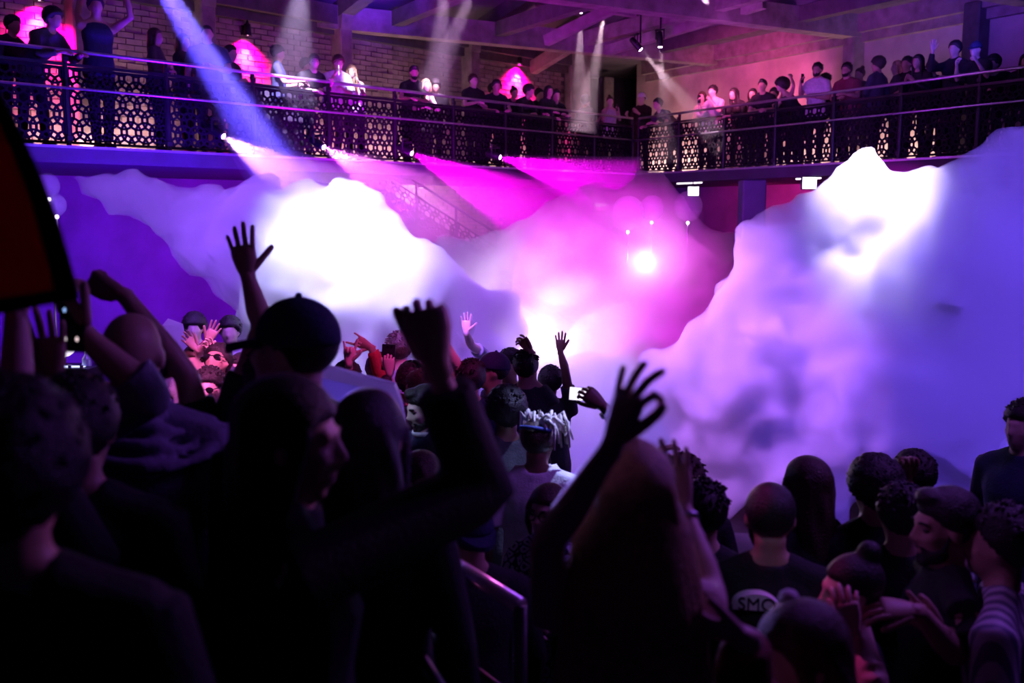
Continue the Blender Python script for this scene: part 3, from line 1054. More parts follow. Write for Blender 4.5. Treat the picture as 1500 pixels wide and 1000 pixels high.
def hand_shape(mb, W, d, n, right, pose, s=1.0, spread=1.0, nseg=7):
    """Palm, four unequal fingers and a thumb. W wrist, d to the knuckles, n the way the palm faces."""
    d, n = frame(d, n)
    t = d.cross(n) if right else n.cross(d)
    P = HANDS[pose]
    rings = []
    for z, w, th in ((-.03, .025, .021), (0, .026, .019), (.025, .034, .019), (.06, .041, .0165), (.088, .041, .0135), (.098, .036, .009)):
        c = W + d * (z * s)
        rings.append([c + t * (math.cos(a) * w * s) + n * (math.sin(a) * th * s) for a in [2 * math.pi * i / 10 for i in range(10)]])
    mb.rings(rings)
    base = [(.030, .088, .072, .0088), (.0105, .094, .080, .009), (-.0105, .090, .074, .0086), (-.029, .081, .058, .0075)]
    fan = [.16, .04, -.08, -.22]
    for i, (bt, bd, ln, r) in enumerate(base):
        c1, c2, c3 = P[i]
        p = W + t * (bt * s) + d * ((bd - .012) * s)
        a = fan[i] * spread * (1.0 if c1 < .6 else .25)
        dd = (d * math.cos(a) + t * math.sin(a)).normalized()
        pts = [p]
        ang = 0
        pts.append(p + dd * .012 * s)
        for cc, L in ((c1, .45), (c2, .31), (c3, .24)):
            ang += cc
            v = dd * math.cos(ang) + n * math.sin(ang)
            pts.append(pts[-1] + v * (ln * L * s * .6))
            pts.append(pts[-1] + v * (ln * L * s * .4))
        rr = [r * s * x for x in (1, 1.05, .98, 1.0, .92, .95, .85, .45)]
        mb.tube(pts, rr, nseg)
    o, c = P[4]
    p = W + d * (.022 * s) + t * (.024 * s) + n * (.004 * s)
    v = (d * (1.0 - .3 * o) + t * (o) + n * .25).normalized()
    q1 = p + v * (.036 * s)
    v2 = (v * math.cos(c * .5) + (n * .6 - t * .55 + d * .35).normalized() * math.sin(c * .5)).normalized()
    q2 = q1 + v2 * (.032 * s)
    v3 = (v * math.cos(c) + (n * .5 - t * .65 + d * .45).normalized() * math.sin(c)).normalized()
    q3 = q2 + v3 * (.026 * s)
    mb.tube([p - v * .01 * s, p, q1, q2, q3 - v3 * .006 * s, q3], [.012 * s, .0145 * s, .0118 * s, .0108 * s, .009 * s, .005 * s], nseg)


def person(label, pos, h=1.75, yaw=0, sex='m', bend=0.0, side=0.0, head=(0, 0, 0), arms=None, skin='tan', hair='short', hair_col='black',
           top='black', sleeve='short', legs='black', vox=0.018, group=None, build=1.0, extras=None, eyes=False, cat='person', fine=None, twist=0, beard=False):
    """One person. yaw: 0 faces into the room, 90 to the left of the picture, 180 towards the camera. arms: {'r': (elbow, wrist, palm_normal, pose, dir)} in
    world points, or a preset word for either side. Returns (body object, info)."""
    random.seed(label)
    k = h / 1.75
    rot = Matrix.Rotation(R(yaw), 4, 'Z')
    Tw = Matrix.Translation(V(pos)) @ rot
    inv = Tw.inverted()
    fem = sex == 'f'
    sw = (.158 if fem else .186) * k * build
    # spine
    P0 = V((0, 0, .94 * k))
    Bm = Matrix.Rotation(-bend, 3, 'X') @ Matrix.Rotation(side, 3, 'Y') @ Matrix.Rotation(R(twist), 3, 'Z')

    def sp(x, y, z):     # a point of the upright torso -> bent torso
        q = V((x, y, z)) * 1.0 - V((0, 0, .94))
        w = max(0.0, min(1.0, q.z / .25))
        q.x *= build if z < 1.46 else 1
        q = q.lerp(Bm @ q, w)
        return (q * k) + P0

    prof = [(.76, .10, .08, 0), (.84, .155, .11, -.005), (.93, .168 if fem else .16, .12, -.01), (1.06, .122 if fem else .138, .092, 0), (1.18, .135 if fem else .152, .102, .004),
            (1.30, .150 if fem else .172, .116 if not fem else .122, .006), (1.37, .148 if fem else .172, .10, 0), (1.42, .118 if fem else .135, .080, -.006), (1.46, .080 if fem else .088, .064, -.008), (1.50, .058, .058, -.006), (1.53, .052, .054, -.002)]

    def torso(mb, infl=0.0, z0=.70, z1=2.0, lower=0.0):
        rings = []
        for z, a, b, y in prof:
            if z < z0 or z > z1:
                continue
            a2, b2 = a + infl + (lower if z < 1.1 else 0), b + infl + (lower if z < 1.1 else 0)
            ring = []
            for i in range(14):
                t = 2 * math.pi * i / 14
                ring.append(sp(math.copysign(abs(math.cos(t)) ** .85, math.cos(t)) * a2, y + math.sin(t) * b2, z))
            rings.append(ring)
        mb.rings(rings)

    sh = {s: sp(sw / k / build * (1 if s == 'r' else -1), -.005, 1.405) for s in 'rl'}
    nb = sp(0, -.01, 1.50)
    hd_up = (sp(0, 0, 1.6) - sp(0, 0, 1.4)).normalized()
    hd_up = (hd_up + V((0, 0, 1.2))).normalized()
    hy, hp, hr = head
    hs = k * (.965 if fem else 1.0) if h > 1.5 else .98
    HM = Matrix.Rotation(R(hy), 3, 'Z') @ Matrix.Rotation(R(hp), 3, 'X') @ Matrix.Rotation(R(hr), 3, 'Y')
    hc = nb + hd_up * (.120 * hs) + HM @ V((0, .018, .02)) * hs

    def H(x, y, z):
        return hc + (HM @ V((x, y, z))) * hs

    HR = HM
    body = MB()
    torso(body)
    body.tube([nb - hd_up * .03 * k, nb + hd_up * .05 * k, H(0, -.02, -.05)], [.058 * k * (.85 if fem else 1), .053 * k * (.85 if fem else 1), .055 * hs], 10)
    body.ball(H(0, -.012, .030), (.074 * hs, .094 * hs, .088 * hs), 18, 12, HR)
    body.ball(H(0, .030, -.030), (.058 * hs, .060 * hs, .086 * hs), 16, 12, HR)
    body.ball(H(0, .026, -.075), (.050 * hs, .052 * hs, .036 * hs), 12, 8, HR)
    body.ball(H(0, .066, -.098), (.024 * hs, .020 * hs, .018 * hs), 10, 8, HR)
    body.tube([H(-.045, .070, .022), H(-.02, .084, .026), H(.02, .084, .026), H(.045, .070, .022)], .0115 * hs, 8)
    body.tube([H(0, .084, .022), H(0, .097, 0), H(0, .112, -.026), H(0, .102, -.034)], [.008 * hs, .0095 * hs, .0125 * hs, .012 * hs], 8)
    for s in (-1, 1):
        body.ball(H(.012 * s, .098, -.032), .009 * hs, 8, 6)
        body.ball(H(.036 * s, .062, -.020), .024 * hs, 10, 8)
        body.ball(H(.077 * s, -.004, -.008), (.009 * hs, .021 * hs, .033 * hs), 10, 8, HR)
    body.ball(H(0, .090, -.0605), (.024 * hs, .011 * hs, .0075 * hs), 10, 6, HR)
    body.ball(H(0, .088, -.0735), (.021 * hs, .011 * hs, .0085 * hs), 10, 6, HR)
    for s in 'rl':
        body.tube([sp(0, -.015, 1.515), sh[s].lerp(sp(0, -.01, 1.49), .45), sh[s] + V((0, 0, .012 * k))], [.046 * k, .050 * k, .048 * k], 8)
    # legs
    st = random.uniform(.085, .12)
    stag = random.uniform(-.09, .09)
    legpts = {}
    for s, g in (('r', 1), ('l', -1)):
        hip = V((.088 * g * k * build, -.005, .90 * k))
        foot = V((st * g * k, stag * g * k, .085 * k))
        knee = (hip + foot) / 2 + V((.012 * g, .028, .02)) * k
        legpts[s] = (hip, knee, foot)
        body.tube([hip + V((0, 0, .04 * k)), hip, hip.lerp(knee, .5), knee, knee.lerp(foot, .4), foot], [x * k * build for x in (.08, .088, .075, .056, .054, .036)], 10)
        body.ball(foot + V((0, .055 * k, -.05 * k)), (.043 * k, .115 * k, .034 * k), 10, 8)
        body.ball(foot + V((0, -.005 * k, -.03 * k)), (.04 * k, .05 * k, .055 * k), 8, 6)
    # arms
    arms = arms or {}
    al = {}
    extra = MB()
    L1, L2 = .29 * k, .255 * k
    for s, g in (('r', 1), ('l', -1)):
        a = arms.get(s, 'down')
        S = sh[s]
        pose, pn, hdir = 'relax', None, None
        if isinstance(a, str):
            j = random.uniform(-.03, .03)
            if a == 'down':
                E = S + V((.07 * g, -.03 + j, -.28)) * k
                Wr = E + V((.0, .07 + j, -.24)) * k
                pn = V((-g, 0, 0))
            elif a == 'rail':
                E = S + V((.08 * g, .12, -.24)) * k
                Wr = E + V((-.10 * g, .22, .0 + j)) * k
                pn = V((0, 0, -1))
            elif a == 'cross':
                E = S + V((.07 * g, .06, -.27)) * k
                Wr = E + V((-.20 * g, .13, .04 + j)) * k
                pn = V((0, -.7, -.7))
            elif a == 'phone':
                E = S + V((.05 * g, .14, -.20)) * k
                Wr = E + V((-.07 * g, .15, .19)) * k
                pn = V((-g, .2, 0))
                pose = 'grip'
            elif a == 'clap':
                E = S + V((.06 * g, .10, -.25)) * k
                Wr = E + V((-.13 * g, .17, .14)) * k
                pn = V((-g, 0, 0))
                pose = 'flat'
            elif a == 'up':
                E = S + V((.16 * g, .04, .23)) * k
                Wr = E + V((-.06 * g, .05, .25)) * k
                pn = V((0, 1, 0))
                pose = 'open'
            elif a == 'head':
                E = S + V((.20 * g, .06, .17)) * k
                Wr = E + V((-.20 * g, -.05, .17)) * k
                pn = V((0, 0, -1))
            elif a == 'drink':
                E = S + V((.05 * g, .08, -.26)) * k
                Wr = E + V((-.05 * g, .20, .12)) * k
                pn = V((-g, 0, 0))
                pose = 'grip'
        else:
            Ew, Ww = a[0], a[1]
            E = inv @ V(Ew) if Ew is not None else None
            Wr = inv @ V(Ww)
            if E is None:     # two bones
                dv = Wr - S
                D = min(dv.length, (L1 + L2) * .99)
                c = (L1 * L1 + D * D - L2 * L2) / (2 * L1 * D)
                hgt = L1 * math.sqrt(max(0, 1 - c * c))
                hint = V((.5 * g, -.35, -.8))
                u = dv.normalized()
                hint = (hint - u * hint.dot(u)).normalized()
                E = S + u * (L1 * c) + hint * hgt
            if len(a) > 2 and a[2] is not None:
                pn = (inv.to_3x3() @ V(a[2]))
            if len(a) > 3:
                pose = a[3]
            if len(a) > 4 and a[4] is not None:
                hdir = inv.to_3x3() @ V(a[4])
        if pn is None:
            pn = V((0, 1, 0))
        if hdir is None:
            hdir = (Wr - E)
        hdir = hdir.normalized()
        hsc = a[5] if not isinstance(a, str) and len(a) > 5 else 1.0
        al[s] = (S, E, Wr)
        f = k * build * (.86 if fem else 1.0)
        body.tube([S.lerp(sp(0, 0, 1.36), .25), S, S.lerp(E, .45), E, E.lerp(Wr, .3), Wr, Wr + hdir * .03 * k], [.058 * f, .060 * f, .049 * f, .040 * f, .042 * f, .027 * f, .024 * f], 10)
        hand_shape(extra, Wr + hdir * .012 * k, hdir, pn, s == 'r', pose, hsc * k * (.92 if fem else 1.02), nseg=6 if vox > .012 else 9)
        al[s + 'h'] = (Wr + hdir * .09 * k, hdir, pn)
    bo = body.build('person', M_skin[skin])
    bo.matrix_world = Tw
    tag(bo, label, cat, group)
    remesh_later(bo, vox * k, 3)
    FINISH.append((bo, extra))

    info = dict(k=k, H=H, HM=HM, hs=hs, hc=hc, sp=sp, sh=sh, al=al, Tw=Tw, torso=torso, nb=nb, legs=legpts)

    def child(name, mb, mat, voxel=None, sm=3):
        o = mb.build(name, mat, bo, smooth=True)
        if voxel:
            remesh_later(o, voxel, sm)
        return o

    info['child'] = child
    # clothes
    if top:
        sh_mb = MB()
        torso(sh_mb, .014, .80, 1.47 if sleeve == 'tank' else 1.50, .020)
        for s in ('rl' if sleeve != 'tank' else ''):
            sh_mb.tube([sp(0, -.015, 1.505).lerp(sh[s], .18), sh[s].lerp(sp(0, -.01, 1.495), .45), sh[s] + V((0, 0, .012 * k))], [.058 * k, .062 * k, .059 * k], 8)
        for s in 'rl':
            S, E, Wr = al[s]
            f = k * build * (.86 if fem else 1.0)
            if sleeve == 'short':
                e = S.lerp(E, .62)
                sh_mb.tube([S.lerp(sp(0, 0, 1.36), .3), S, S.lerp(E, .35), e], [.064 * f, .070 * f, .066 * f, .068 * f], 10)
            elif sleeve == 'long':
                sh_mb.tube([S.lerp(sp(0, 0, 1.36), .3), S, S.lerp(E, .45), E, E.lerp(Wr, .35), E.lerp(Wr, .93)], [.066 * f, .072 * f, .065 * f, .057 * f, .056 * f, .042 * f], 10)
            elif sleeve == 'elbow':
                sh_mb.tube([S.lerp(sp(0, 0, 1.36), .3), S, S.lerp(E, .45), E, E.lerp(Wr, .30)], [.068 * f, .074 * f, .070 * f, .066 * f, .066 * f], 10)
            else:
                sh_mb.ball(S.lerp(sp(0, 0, 1.40), .35), .060 * f, 10, 8)
        child({'tank': 'tank_top', 'long': 'jacket', 'elbow': 'sweater'}.get(sleeve, 'shirt'), sh_mb, M_cloth[top], vox * k)
    tr = MB()
    torso(tr, .010, .70, 1.05)
    for s in 'rl':
        hip, knee, foot = legpts[s]
        tr.tube([hip + V((0, 0, .04 * k)), hip, hip.lerp(knee, .5), knee, knee.lerp(foot, .4), foot + V((0, 0, .01))], [x * k * build for x in (.09, .1, .086, .068, .066, .056)], 10)
    child('trousers', tr, M_cloth[legs], vox * k * 1.15)
    for s in 'rl':
        so = MB()
        f = legpts[s][2]
        so.ball(f + V((0, .055 * k, -.047 * k)), (.048 * k, .122 * k, .038 * k), 10, 6)
        so.v = [(x, y, max(z, 0.0)) for x, y, z in so.v]
        child('shoe', so, M_shoe)

    # hair
    def cap(infl=0.0, front=.062, sides=-.015, back=-.10, nu=26, nv=18, lump=0.0, freq=40):
        mb = MB()
        mb.ball((0, 0, 0), 1, nu, nv)
        out = []
        for x, y, z in mb.v:
            r = 1.0
            X, Y, Z = x * (.081 + infl), -.016 + y * (.100 + infl), .034 + z * (.090 + infl)
            ang = math.atan2(abs(x), y)
            line = front if ang < .75 else (front + (sides - front) * (ang - .75) / .75 if ang < 1.5 else sides + (back - sides) * min(1, (ang - 1.5) / 1.1))
            if Z < line:
                r = max(.80, 1 - (line - Z) * 14)
            if lump:
                q = V((x, y, z)) * freq * .1
                r *= 1 + lump * (1 - 2 * abs(noise.noise(q + V((h, 0, 0))))) if Z > line - .01 else 1
            out.append(H(X * r, -.012 + (Y + .012) * r, .03 + (Z - .03) * r))
        mb.v = [tuple(p) for p in out]
        return mb

    hm = M_hair[hair_col]
    def tufts(mb, n, ln, rad, lift, z0=.045):
        for _ in range(n):
            a, e = random.uniform(0, 2 * math.pi), random.uniform(.12, 1.45)
            x, y, z = math.cos(a) * math.cos(e), math.sin(a) * math.cos(e), math.sin(e)
            if y > .5 and z < .5 or z < .15 and y > -.2:
                continue
            p = V((x * .083, -.016 + y * .102, .036 + z * .092))
            v = V((x * lift, y * lift - .25, z * lift + .1)) + V([random.uniform(-.6, .6) for _ in range(3)])
            v.normalize()
            mb.tube([H(*p), H(*(p + v * ln * .5)), H(*(p + v * ln + V((0, -.006, -.008))))], [rad * hs, rad * .85 * hs, rad * .2 * hs], 5)

    if hair == 'short' and any(e.startswith('cap') for e in (extras or ())):
        child('hair', cap(.002), hm)
    elif hair == 'short':
        mb_ = cap(.008 + random.uniform(0, .006), lump=.07, freq=55, nu=34, nv=24)
        tufts(mb_, 110 if vox < .02 else 30, random.uniform(.022, .036), .0085, random.uniform(.3, .8))
        child('hair', mb_, hm)
    elif hair == 'short_plain':
        child('hair', cap(.010 + random.uniform(0, .006), lump=.07, freq=55, nu=34, nv=24), hm)
    elif hair == 'quiff':
        mb = cap(.006, lump=.05, freq=50)
        mb.ball(H(0, .045, .105), (.052 * hs, .045 * hs, .030 * hs), 12, 8, HR)
        child('hair', mb, hm, .008)
    elif hair == 'curly':
        mb_ = cap(.024, .05, -.02, -.075, 40, 28, .10, 75)
        tufts(mb_, 150 if vox < .02 else 40, .035, .012, 1.4)
        child('hair', mb_, hm)
    elif hair == 'afro':
        child('hair', cap(.050, .045, -.03, -.08, 44, 30, .08, 70), hm)
    elif hair == 'buzz':
        child('hair', cap(.0015), hm)
    elif hair in ('long', 'bob', 'pony'):
        mb = cap(.010, .066, -.03, -.09)
        if hair == 'pony':
            mb.ball(H(0, -.12, .05), .03 * hs, 10, 8)
            mb.tube([H(0, -.125, .05), H(0, -.155, -.02), H(0, -.15, -.12), H(0, -.14, -.2)], [.022 * hs, .03 * hs, .026 * hs, .008 * hs], 10)
        else:
            ln = .16 if hair == 'bob' else .36
            rings = []
            n = 22
            for z in np.linspace(.06, -ln, 12):
                u = (.06 - z) / (.06 + ln)
                w = .084 + .022 * math.sin(min(1, u * 1.6) * math.pi * .5) - .02 * max(0, u - .7)
                dp = .075 - .025 * u
                cy_ = -.045 - .035 * u
                ring = []
                for i in range(n):
                    t = 2 * math.pi * i / n
                    wob = 1 + .05 * math.sin(t * 9 + z * 20) + .04 * math.sin(t * 4 + z * 31 + h * 50)
                    c = H(0, cy_, z)
                    fall = hc + (HM @ V((0, cy_, 0))) * hs + V((0, 0, z * hs))
                    c = c.lerp(fall, min(1, u * 1.3))
                    sx = HM @ V((1, 0, 0))
                    sy = HM @ V((0, 1, 0))
                    ring.append(c + (sx * (math.cos(t) * w * wob) + sy * (math.sin(t) * dp * wob)) * hs)
                rings.append(ring)
            mb.rings(rings)
            for g in (-1, 1):
                mb.tube([H(.055 * g, .045, .075), H(.080 * g, .035, .02), H(.086 * g, .02, -.06), H(.085 * g, .0, -ln * .8)], [.012 * hs, .018 * hs, .02 * hs, .008 * hs], 8)
        child('hair', mb, hm, .010)
    elif hair == 'bun':
        mb = cap(.006)
        mb.ball(H(0, -.07, .13), .042 * hs, 12, 8)
        child('hair', mb, hm, .009)
    if beard:
        mb = MB()
        mb.ball(H(0, .036, -.082), (.056 * hs, .056 * hs, .042 * hs), 14, 10, HR)
        mb.ball(H(0, .076, -.104), (.030 * hs, .024 * hs, .024 * hs), 10, 8, HR)
        mb.tube([H(-.03, .082, -.056), H(0, .099, -.051), H(.03, .082, -.056)], .006 * hs, 6)
        for g in (-1, 1):
            mb.tube([H(.066 * g, .012, -.01), H(.058 * g, .03, -.06), H(.04 * g, .05, -.09)], [.007 * hs, .012 * hs, .014 * hs], 8)
        child('beard', mb, hm, .009)
    if eyes:
        for g in (-1, 1):
            e = MB()
            e.ball(H(.031 * g, .073, .004), (.0155 * hs, .0125 * hs, .009 * hs), 10, 8, HR)
            child('eye', e, M_eye)
            e = MB()
            e.tube([H(.015 * g, .092, .025), H(.032 * g, .090, .031), H(.049 * g, .076, .026)], [.0035 * hs, .0045 * hs, .003 * hs], 6)
            child('eyebrow', e, hm)
    ex = extras or ()
    if 'cap' in ex or 'cap_white' in ex or 'cap_back' in ex:
        cm = M_cloth['white' if 'cap_white' in ex else 'navy']
        mb = MB()
        mb.ball((0, 0, 0), 1, 24, 16)
        mb.v = [tuple(H(x * .089, -.014 + y * .108, .040 + max(z, -.12) * .098)) for x, y, z in mb.v]
        c = child('cap', mb, cm)
        g = -1 if 'cap_back' in ex else 1
        br = MB()
        ra, rb = [], []
        for i in range(13):
            t = math.pi * (i / 12)
            x, y = math.cos(t) * .080, .055 + math.sin(t) * .125
            dz = -.030 * math.sin(t) ** 2
            ra.append((x, g * y, .036 + dz))
            rb.append((x * .97, g * y * .985, .016 + dz))
        vsb = [H(*p) for p in ra] + [H(*p) for p in rb]
        fs = [tuple(range(13)), tuple(range(25, 12, -1))] + [(i, 13 + i, 13 + (i + 1) % 13, (i + 1) % 13) for i in range(13)]
        br.add(vsb, fs)
        br.build('brim', cm, c)
        bt = MB()
        bt.ball(H(0, -.014, .139), .010 * hs, 8, 6)
        bt.build('button', cm, c)
    if 'sunglasses' in ex:
        mb = MB()
        for g in (-1, 1):
            mb.ball(H(.033 * g, .094, .004), (.027 * hs, .006 * hs, .020 * hs), 14, 8, HR)
        s1 = child('sunglasses', mb, M_lens)
        fr = MB()
        for g in (-1, 1):
            fr.tube([H(.058 * g, .088, .010), H(.078 * g, .05, .010), H(.082 * g, -.01, .006)], .003 * hs, 6)
        fr.tube([H(-.012, .099, .008), H(.012, .099, .008)], .003 * hs, 6)
        fr.build('frame', M_metal, s1)
    return bo, info


def finish_people():
    bake_pending()
    for bo, ex in FINISH:
        me = bo.data
        bm = bmesh.new()
        bm.from_mesh(me)
        vs = [bm.verts.new(v) for v in ex.v]
        for f in ex.f:
            try:
                fc = bm.faces.new([vs[i] for i in f])
                fc.smooth = True
            except ValueError:
                pass
        bm.to_mesh(me)
        bm.free()
    FINISH.clear()


def phone(label, c, normal, up, mat_screen=None, w=.072, hgt=.15, group=None):
    """A phone: dark rounded body with a screen; normal is the way the screen faces."""
    n = V(normal).normalized()
    u = V(up)
    u = (u - n * u.dot(n)).normalized()
    r = u.cross(n)
    Mx = Matrix((r, u, n)).transposed()
    b = MB().box((0, 0, 0), (w, hgt, .009), bevel=.003)
    o = b.build('phone', M_phone)
    o.matrix_world = Matrix.Translation(V(c)) @ Mx.to_4x4()
    tag(o, label, 'phone', group)
    s = MB().box((0, 0, .0048), (w * .92, hgt * .93, .001))
    s.build('screen', mat_screen or M_screen_dim, o)
    l = MB()
    for x in (-.018, .002):
        l.tube([(x, hgt * .40, -.0045), (x, hgt * .40, -.0070)], .007, 10)
    l.build('camera_lens', M_lens, o)
    return o


M_phone = surf('phone_case', (0.015, 0.015, 0.02), 0.3, var=0.1, bump=0)
M_screen_dim = surf('phone_glass', (0.02, 0.02, 0.03), 0.1, var=0.1, bump=0)
M_screen_lit = glow('phone_screen_lit', (0.85, 0.75, 1.0), 2.2)
# ------------------------------------------------------------------ people on the balcony
YL, YR = 228.0, 119.6


def bal(side, px, py, label, turn=0, h=None, off=0.5, **kw):
    s = wing_s(side, px, off)
    p = wing_pt(side, s, off, ZB)
    top = at(px, py, p.y).z - ZB
    hh = h or max(1.58, min(1.86, top))
    bend = kw.pop('bend', 0.0)
    if top < hh - .03 and not bend:
        bend = math.acos(max(.55, min(1, (top - .95) / (hh - .95))))
        back = math.sin(bend) * .45
        off = max(off, .32 + back)
        s = wing_s(side, px, off - back)
        p = wing_pt(side, s, off, ZB)
    bo, inf = person(label, p, hh, (YL if side == 'L' else YR) + turn, bend=bend, vox=.021, **kw)
    return bo, inf


def hold_phone(inf, side, label, lit=False, tilt=None):
    W, d, n = inf['al'][side + 'h']
    Tw = inf['Tw']
    r3 = Tw.to_3x3()
    c = Tw @ (W + n.normalized() * .028 + d.normalized() * .01)
    return phone(label, c, -(r3 @ n) if tilt is None else tilt, UZ, M_screen_lit if lit else None)


G = None
bal('L', 70, 24, 'dark haired person leaning on the rail at far left of the balcony', 20, h=1.72, arms={'r': 'rail', 'l': 'rail'}, hair='curly', top='charcoal', sleeve='long')
s_ = wing_s('L', 154, .5)
q = wing_pt('L', s_, .5, ZB)
bo, inf = bal('L', 154, -4, 'man in dark sleeveless top with both arms raised overhead', 0, h=1.85, sleeve='tank', top='navy', legs='black', skin='tan',
              arms={'r': (at(113, 22, q.y + .1), at(124, -32, q.y + .15), (0, 1, 0), 'relax'), 'l': (at(192, 25, q.y - .1), at(178, -32, q.y - .05), (0, 1, 0), 'relax')}, head=(-15, 4, 0))
bal('L', 237, 44, 'long haired woman standing behind the left railing by the blue beam', 40, sex='f', hair='long', hair_col='brown', top='charcoal', sleeve='long', arms={'r': 'cross', 'l': 'cross'})
bal('L', 312, 38, 'broad shouldered man in blue light crossed by the broad beam', -30, hair='buzz', top='navy', build=1.12, arms={'r': 'down', 'l': 'cross'})
bal('L', 412, 70, 'man in dark tee under the pink wall lamp with forearms on the rail', 50, hair='short', top='navy', arms={'r': 'rail', 'l': 'rail'}, head=(10, -8, 0))
bal('L', 464, 88, 'short haired man in black tee left of the white shirted man', -6, top='black', skin='pale', arms={'r': 'rail', 'l': 'drink'}, head=(-20, 0, 0), eyes=True)
bo, inf = bal('L', 502, 88, 'man in white shirt looking down at the phone in his hands', -15, top='white', skin='pale', sleeve='elbow', legs='charcoal', hair_col='brown', arms={'r': 'phone', 'l': 'cross'}, head=(0, -14, 0), eyes=True)
hold_phone(inf, 'r', 'phone held by the white shirted man on the balcony', True)
bo, inf = bal('L', 541, 104, 'blonde woman in white top filming with a raised phone', -45, sex='f', hair='long', hair_col='blonde', skin='pale', top='white', sleeve='tank', arms={'r': 'cross', 'l': 'phone'}, eyes=True)
hold_phone(inf, 'l', 'phone raised by the blonde woman on the balcony')
bal('L', 613, 102, 'bearded man in black tee beside the pale ceiling beam', -25, top='black', skin='tan', beard=True, arms={'r': 'rail', 'l': 'cross'}, hair='quiff', head=(0, -10, 0))
bal('L', 632, 124, 'blonde woman leaning against the bearded man in black', -20, sex='f', hair='bob', hair_col='blonde', skin='pale', top='black', sleeve='tank', arms={'r': 'rail', 'l': 'rail'}, off=.4)
bal('L', 694, 110, 'man in dark tee with folded bare forearms on the rail', -10, top='black', skin='pale', arms={'r': 'rail', 'l': 'cross'}, hair_col='brown', build=1.06)
bal('L', 735, 124, 'dark clothed man reaching an arm along the rail below the pink lamp', -30, top='black', arms={'r': 'rail', 'l': 'rail'})
bal('L', 757, 136, 'shorter dark haired woman tucked behind the pink lit couple', -20, sex='f', hair='bun', top='black', sleeve='long', arms={'r': 'rail', 'l': 'rail'}, off=.8)
bal('L', 768, 130, 'man in black hoodie right of the pink wall lamp', 10, top='black', sleeve='long', arms={'r': 'cross', 'l': 'rail'}, hair='curly', build=1.1)
bal('L', 803, 129, 'woman with long dark hair near the corner post', -10, sex='f', hair='long', top='black', sleeve='long', arms={'r': 'rail', 'l': 'rail'})
bal('L', 819, 138, 'short dark haired man bending over the rail at the corner', -25, top='black', sleeve='long', arms={'r': 'rail', 'l': 'rail'})
bal('L', 857, 141, 'curly haired person turned left beyond the corner gap', 90, hair='curly', top='black', arms={'r': 'drink', 'l': 'down'}, off=1.0)
bo, inf = bal('L', 892, 141, 'woman in pale tank top holding a camera to her eye', -40, sex='f', hair='bun', hair_col='brown', skin='pale', top='pale', sleeve='tank', arms={'r': 'phone', 'l': 'phone'}, off=.7)
hold_phone(inf, 'l', 'dark camera phone held up by the woman in the pale tank top')
bal('R', 938, 137, 'man in black shirt with a white cap by the corner', 20, top='black', sleeve='long', skin='pale', arms={'r': 'drink', 'l': 'clap'}, extras=['cap_white', 'cap_back'], off=.8)
bal('R', 968, 153, 'person bent low over the rail right of the corner', 0, h=1.66, top='charcoal', arms={'r': 'rail', 'l': 'rail'}, hair='short')
bal('R', 1019, 140, 'person behind the pale shirted man with one pale arm showing', 30, sex='f', hair='bob', hair_col='brown', skin='pale', top='white', sleeve='tank', arms={'r': 'down', 'l': 'down'}, off=.75)
bo, inf = bal('R', 1041, 130, 'man in pale tee holding a dark phone in front of his face', 10, top='pale', skin='pale', arms={'r': 'phone', 'l': 'phone'})
hold_phone(inf, 'r', 'dark phone held up by the man in the pale tee')
bal('R', 1076, 135, 'woman with long dark hair in front of the pink plaster wall', 0, sex='f', hair='long', top='black', sleeve='long', arms={'r': 'rail', 'l': 'rail'})
bal('R', 1105, 123, 'dark silhouetted man standing tall against the pink wall', 30, top='black', arms={'r': 'cross', 'l': 'rail'}, hair='quiff')
bal('R', 1150, 121, 'woman with big curly hair leaning on the right rail', -15, sex='f', hair='afro', top='black', sleeve='tank', arms={'r': 'rail', 'l': 'head'})
bo, inf = bal('R', 1191, 93, 'bearded man in white tee raising a phone above the rail', 20, top='white', skin='tan', beard=True, arms={'r': 'phone', 'l': 'cross'})
hold_phone(inf, 'r', 'phone raised by the bearded man in the white tee')
bal('R', 1233, 97, 'man in maroon tee beside the timber post', 10, top='maroon', skin='tan', beard=True, arms={'r': 'cross', 'l': 'rail'}, build=1.08)
bal('R', 1278, 85, 'man in navy blazer turned to the right', -80, top='navy', sleeve='long', hair='curly', arms={'r': 'down', 'l': 'cross'})
bal('R', 1306, 90, 'pale haired woman behind the navy blazer', -30, sex='f', hair='bob', hair_col='blonde', top='charcoal', sleeve='long', arms={'r': 'drink', 'l': 'down'}, off=.9)
bal('R', 1320, 84, 'man in dark jacket half hidden behind the long haired woman', 0, top='black', sleeve='long', arms={'r': 'cross', 'l': 'down'}, off=.9)
bal('R', 1337, 86, 'woman with long dark hair and clasped hands on the right balcony', 5, sex='f', hair='long', top='black', sleeve='long', arms={'r': 'clap', 'l': 'clap'})
s_ = wing_s('R', 1388, .5)
q = wing_pt('R', s_, .5, ZB)
bal('R', 1388, 61, 'man in black sweater waving a raised open hand on the right', 0, top='black', sleeve='long', arms={'r': (at(1362, 101, q.y - .25), at(1366, 76, q.y - .3), (0, -1, 0), 'flat', (0, 0, 1)), 'l': 'cross'})
bo, inf = bal('R', 1417, 67, 'man in black cap and shirt lifting bare forearms at the right', 10, top='black', skin='pale', arms={'r': 'phone', 'l': 'phone'}, extras=['cap'])
bal('R', 1480, 78, 'dark clothed person at the right end reaching along the rail', 60, top='black', sleeve='short', skin='pale', arms={'r': 'rail', 'l': 'rail'})

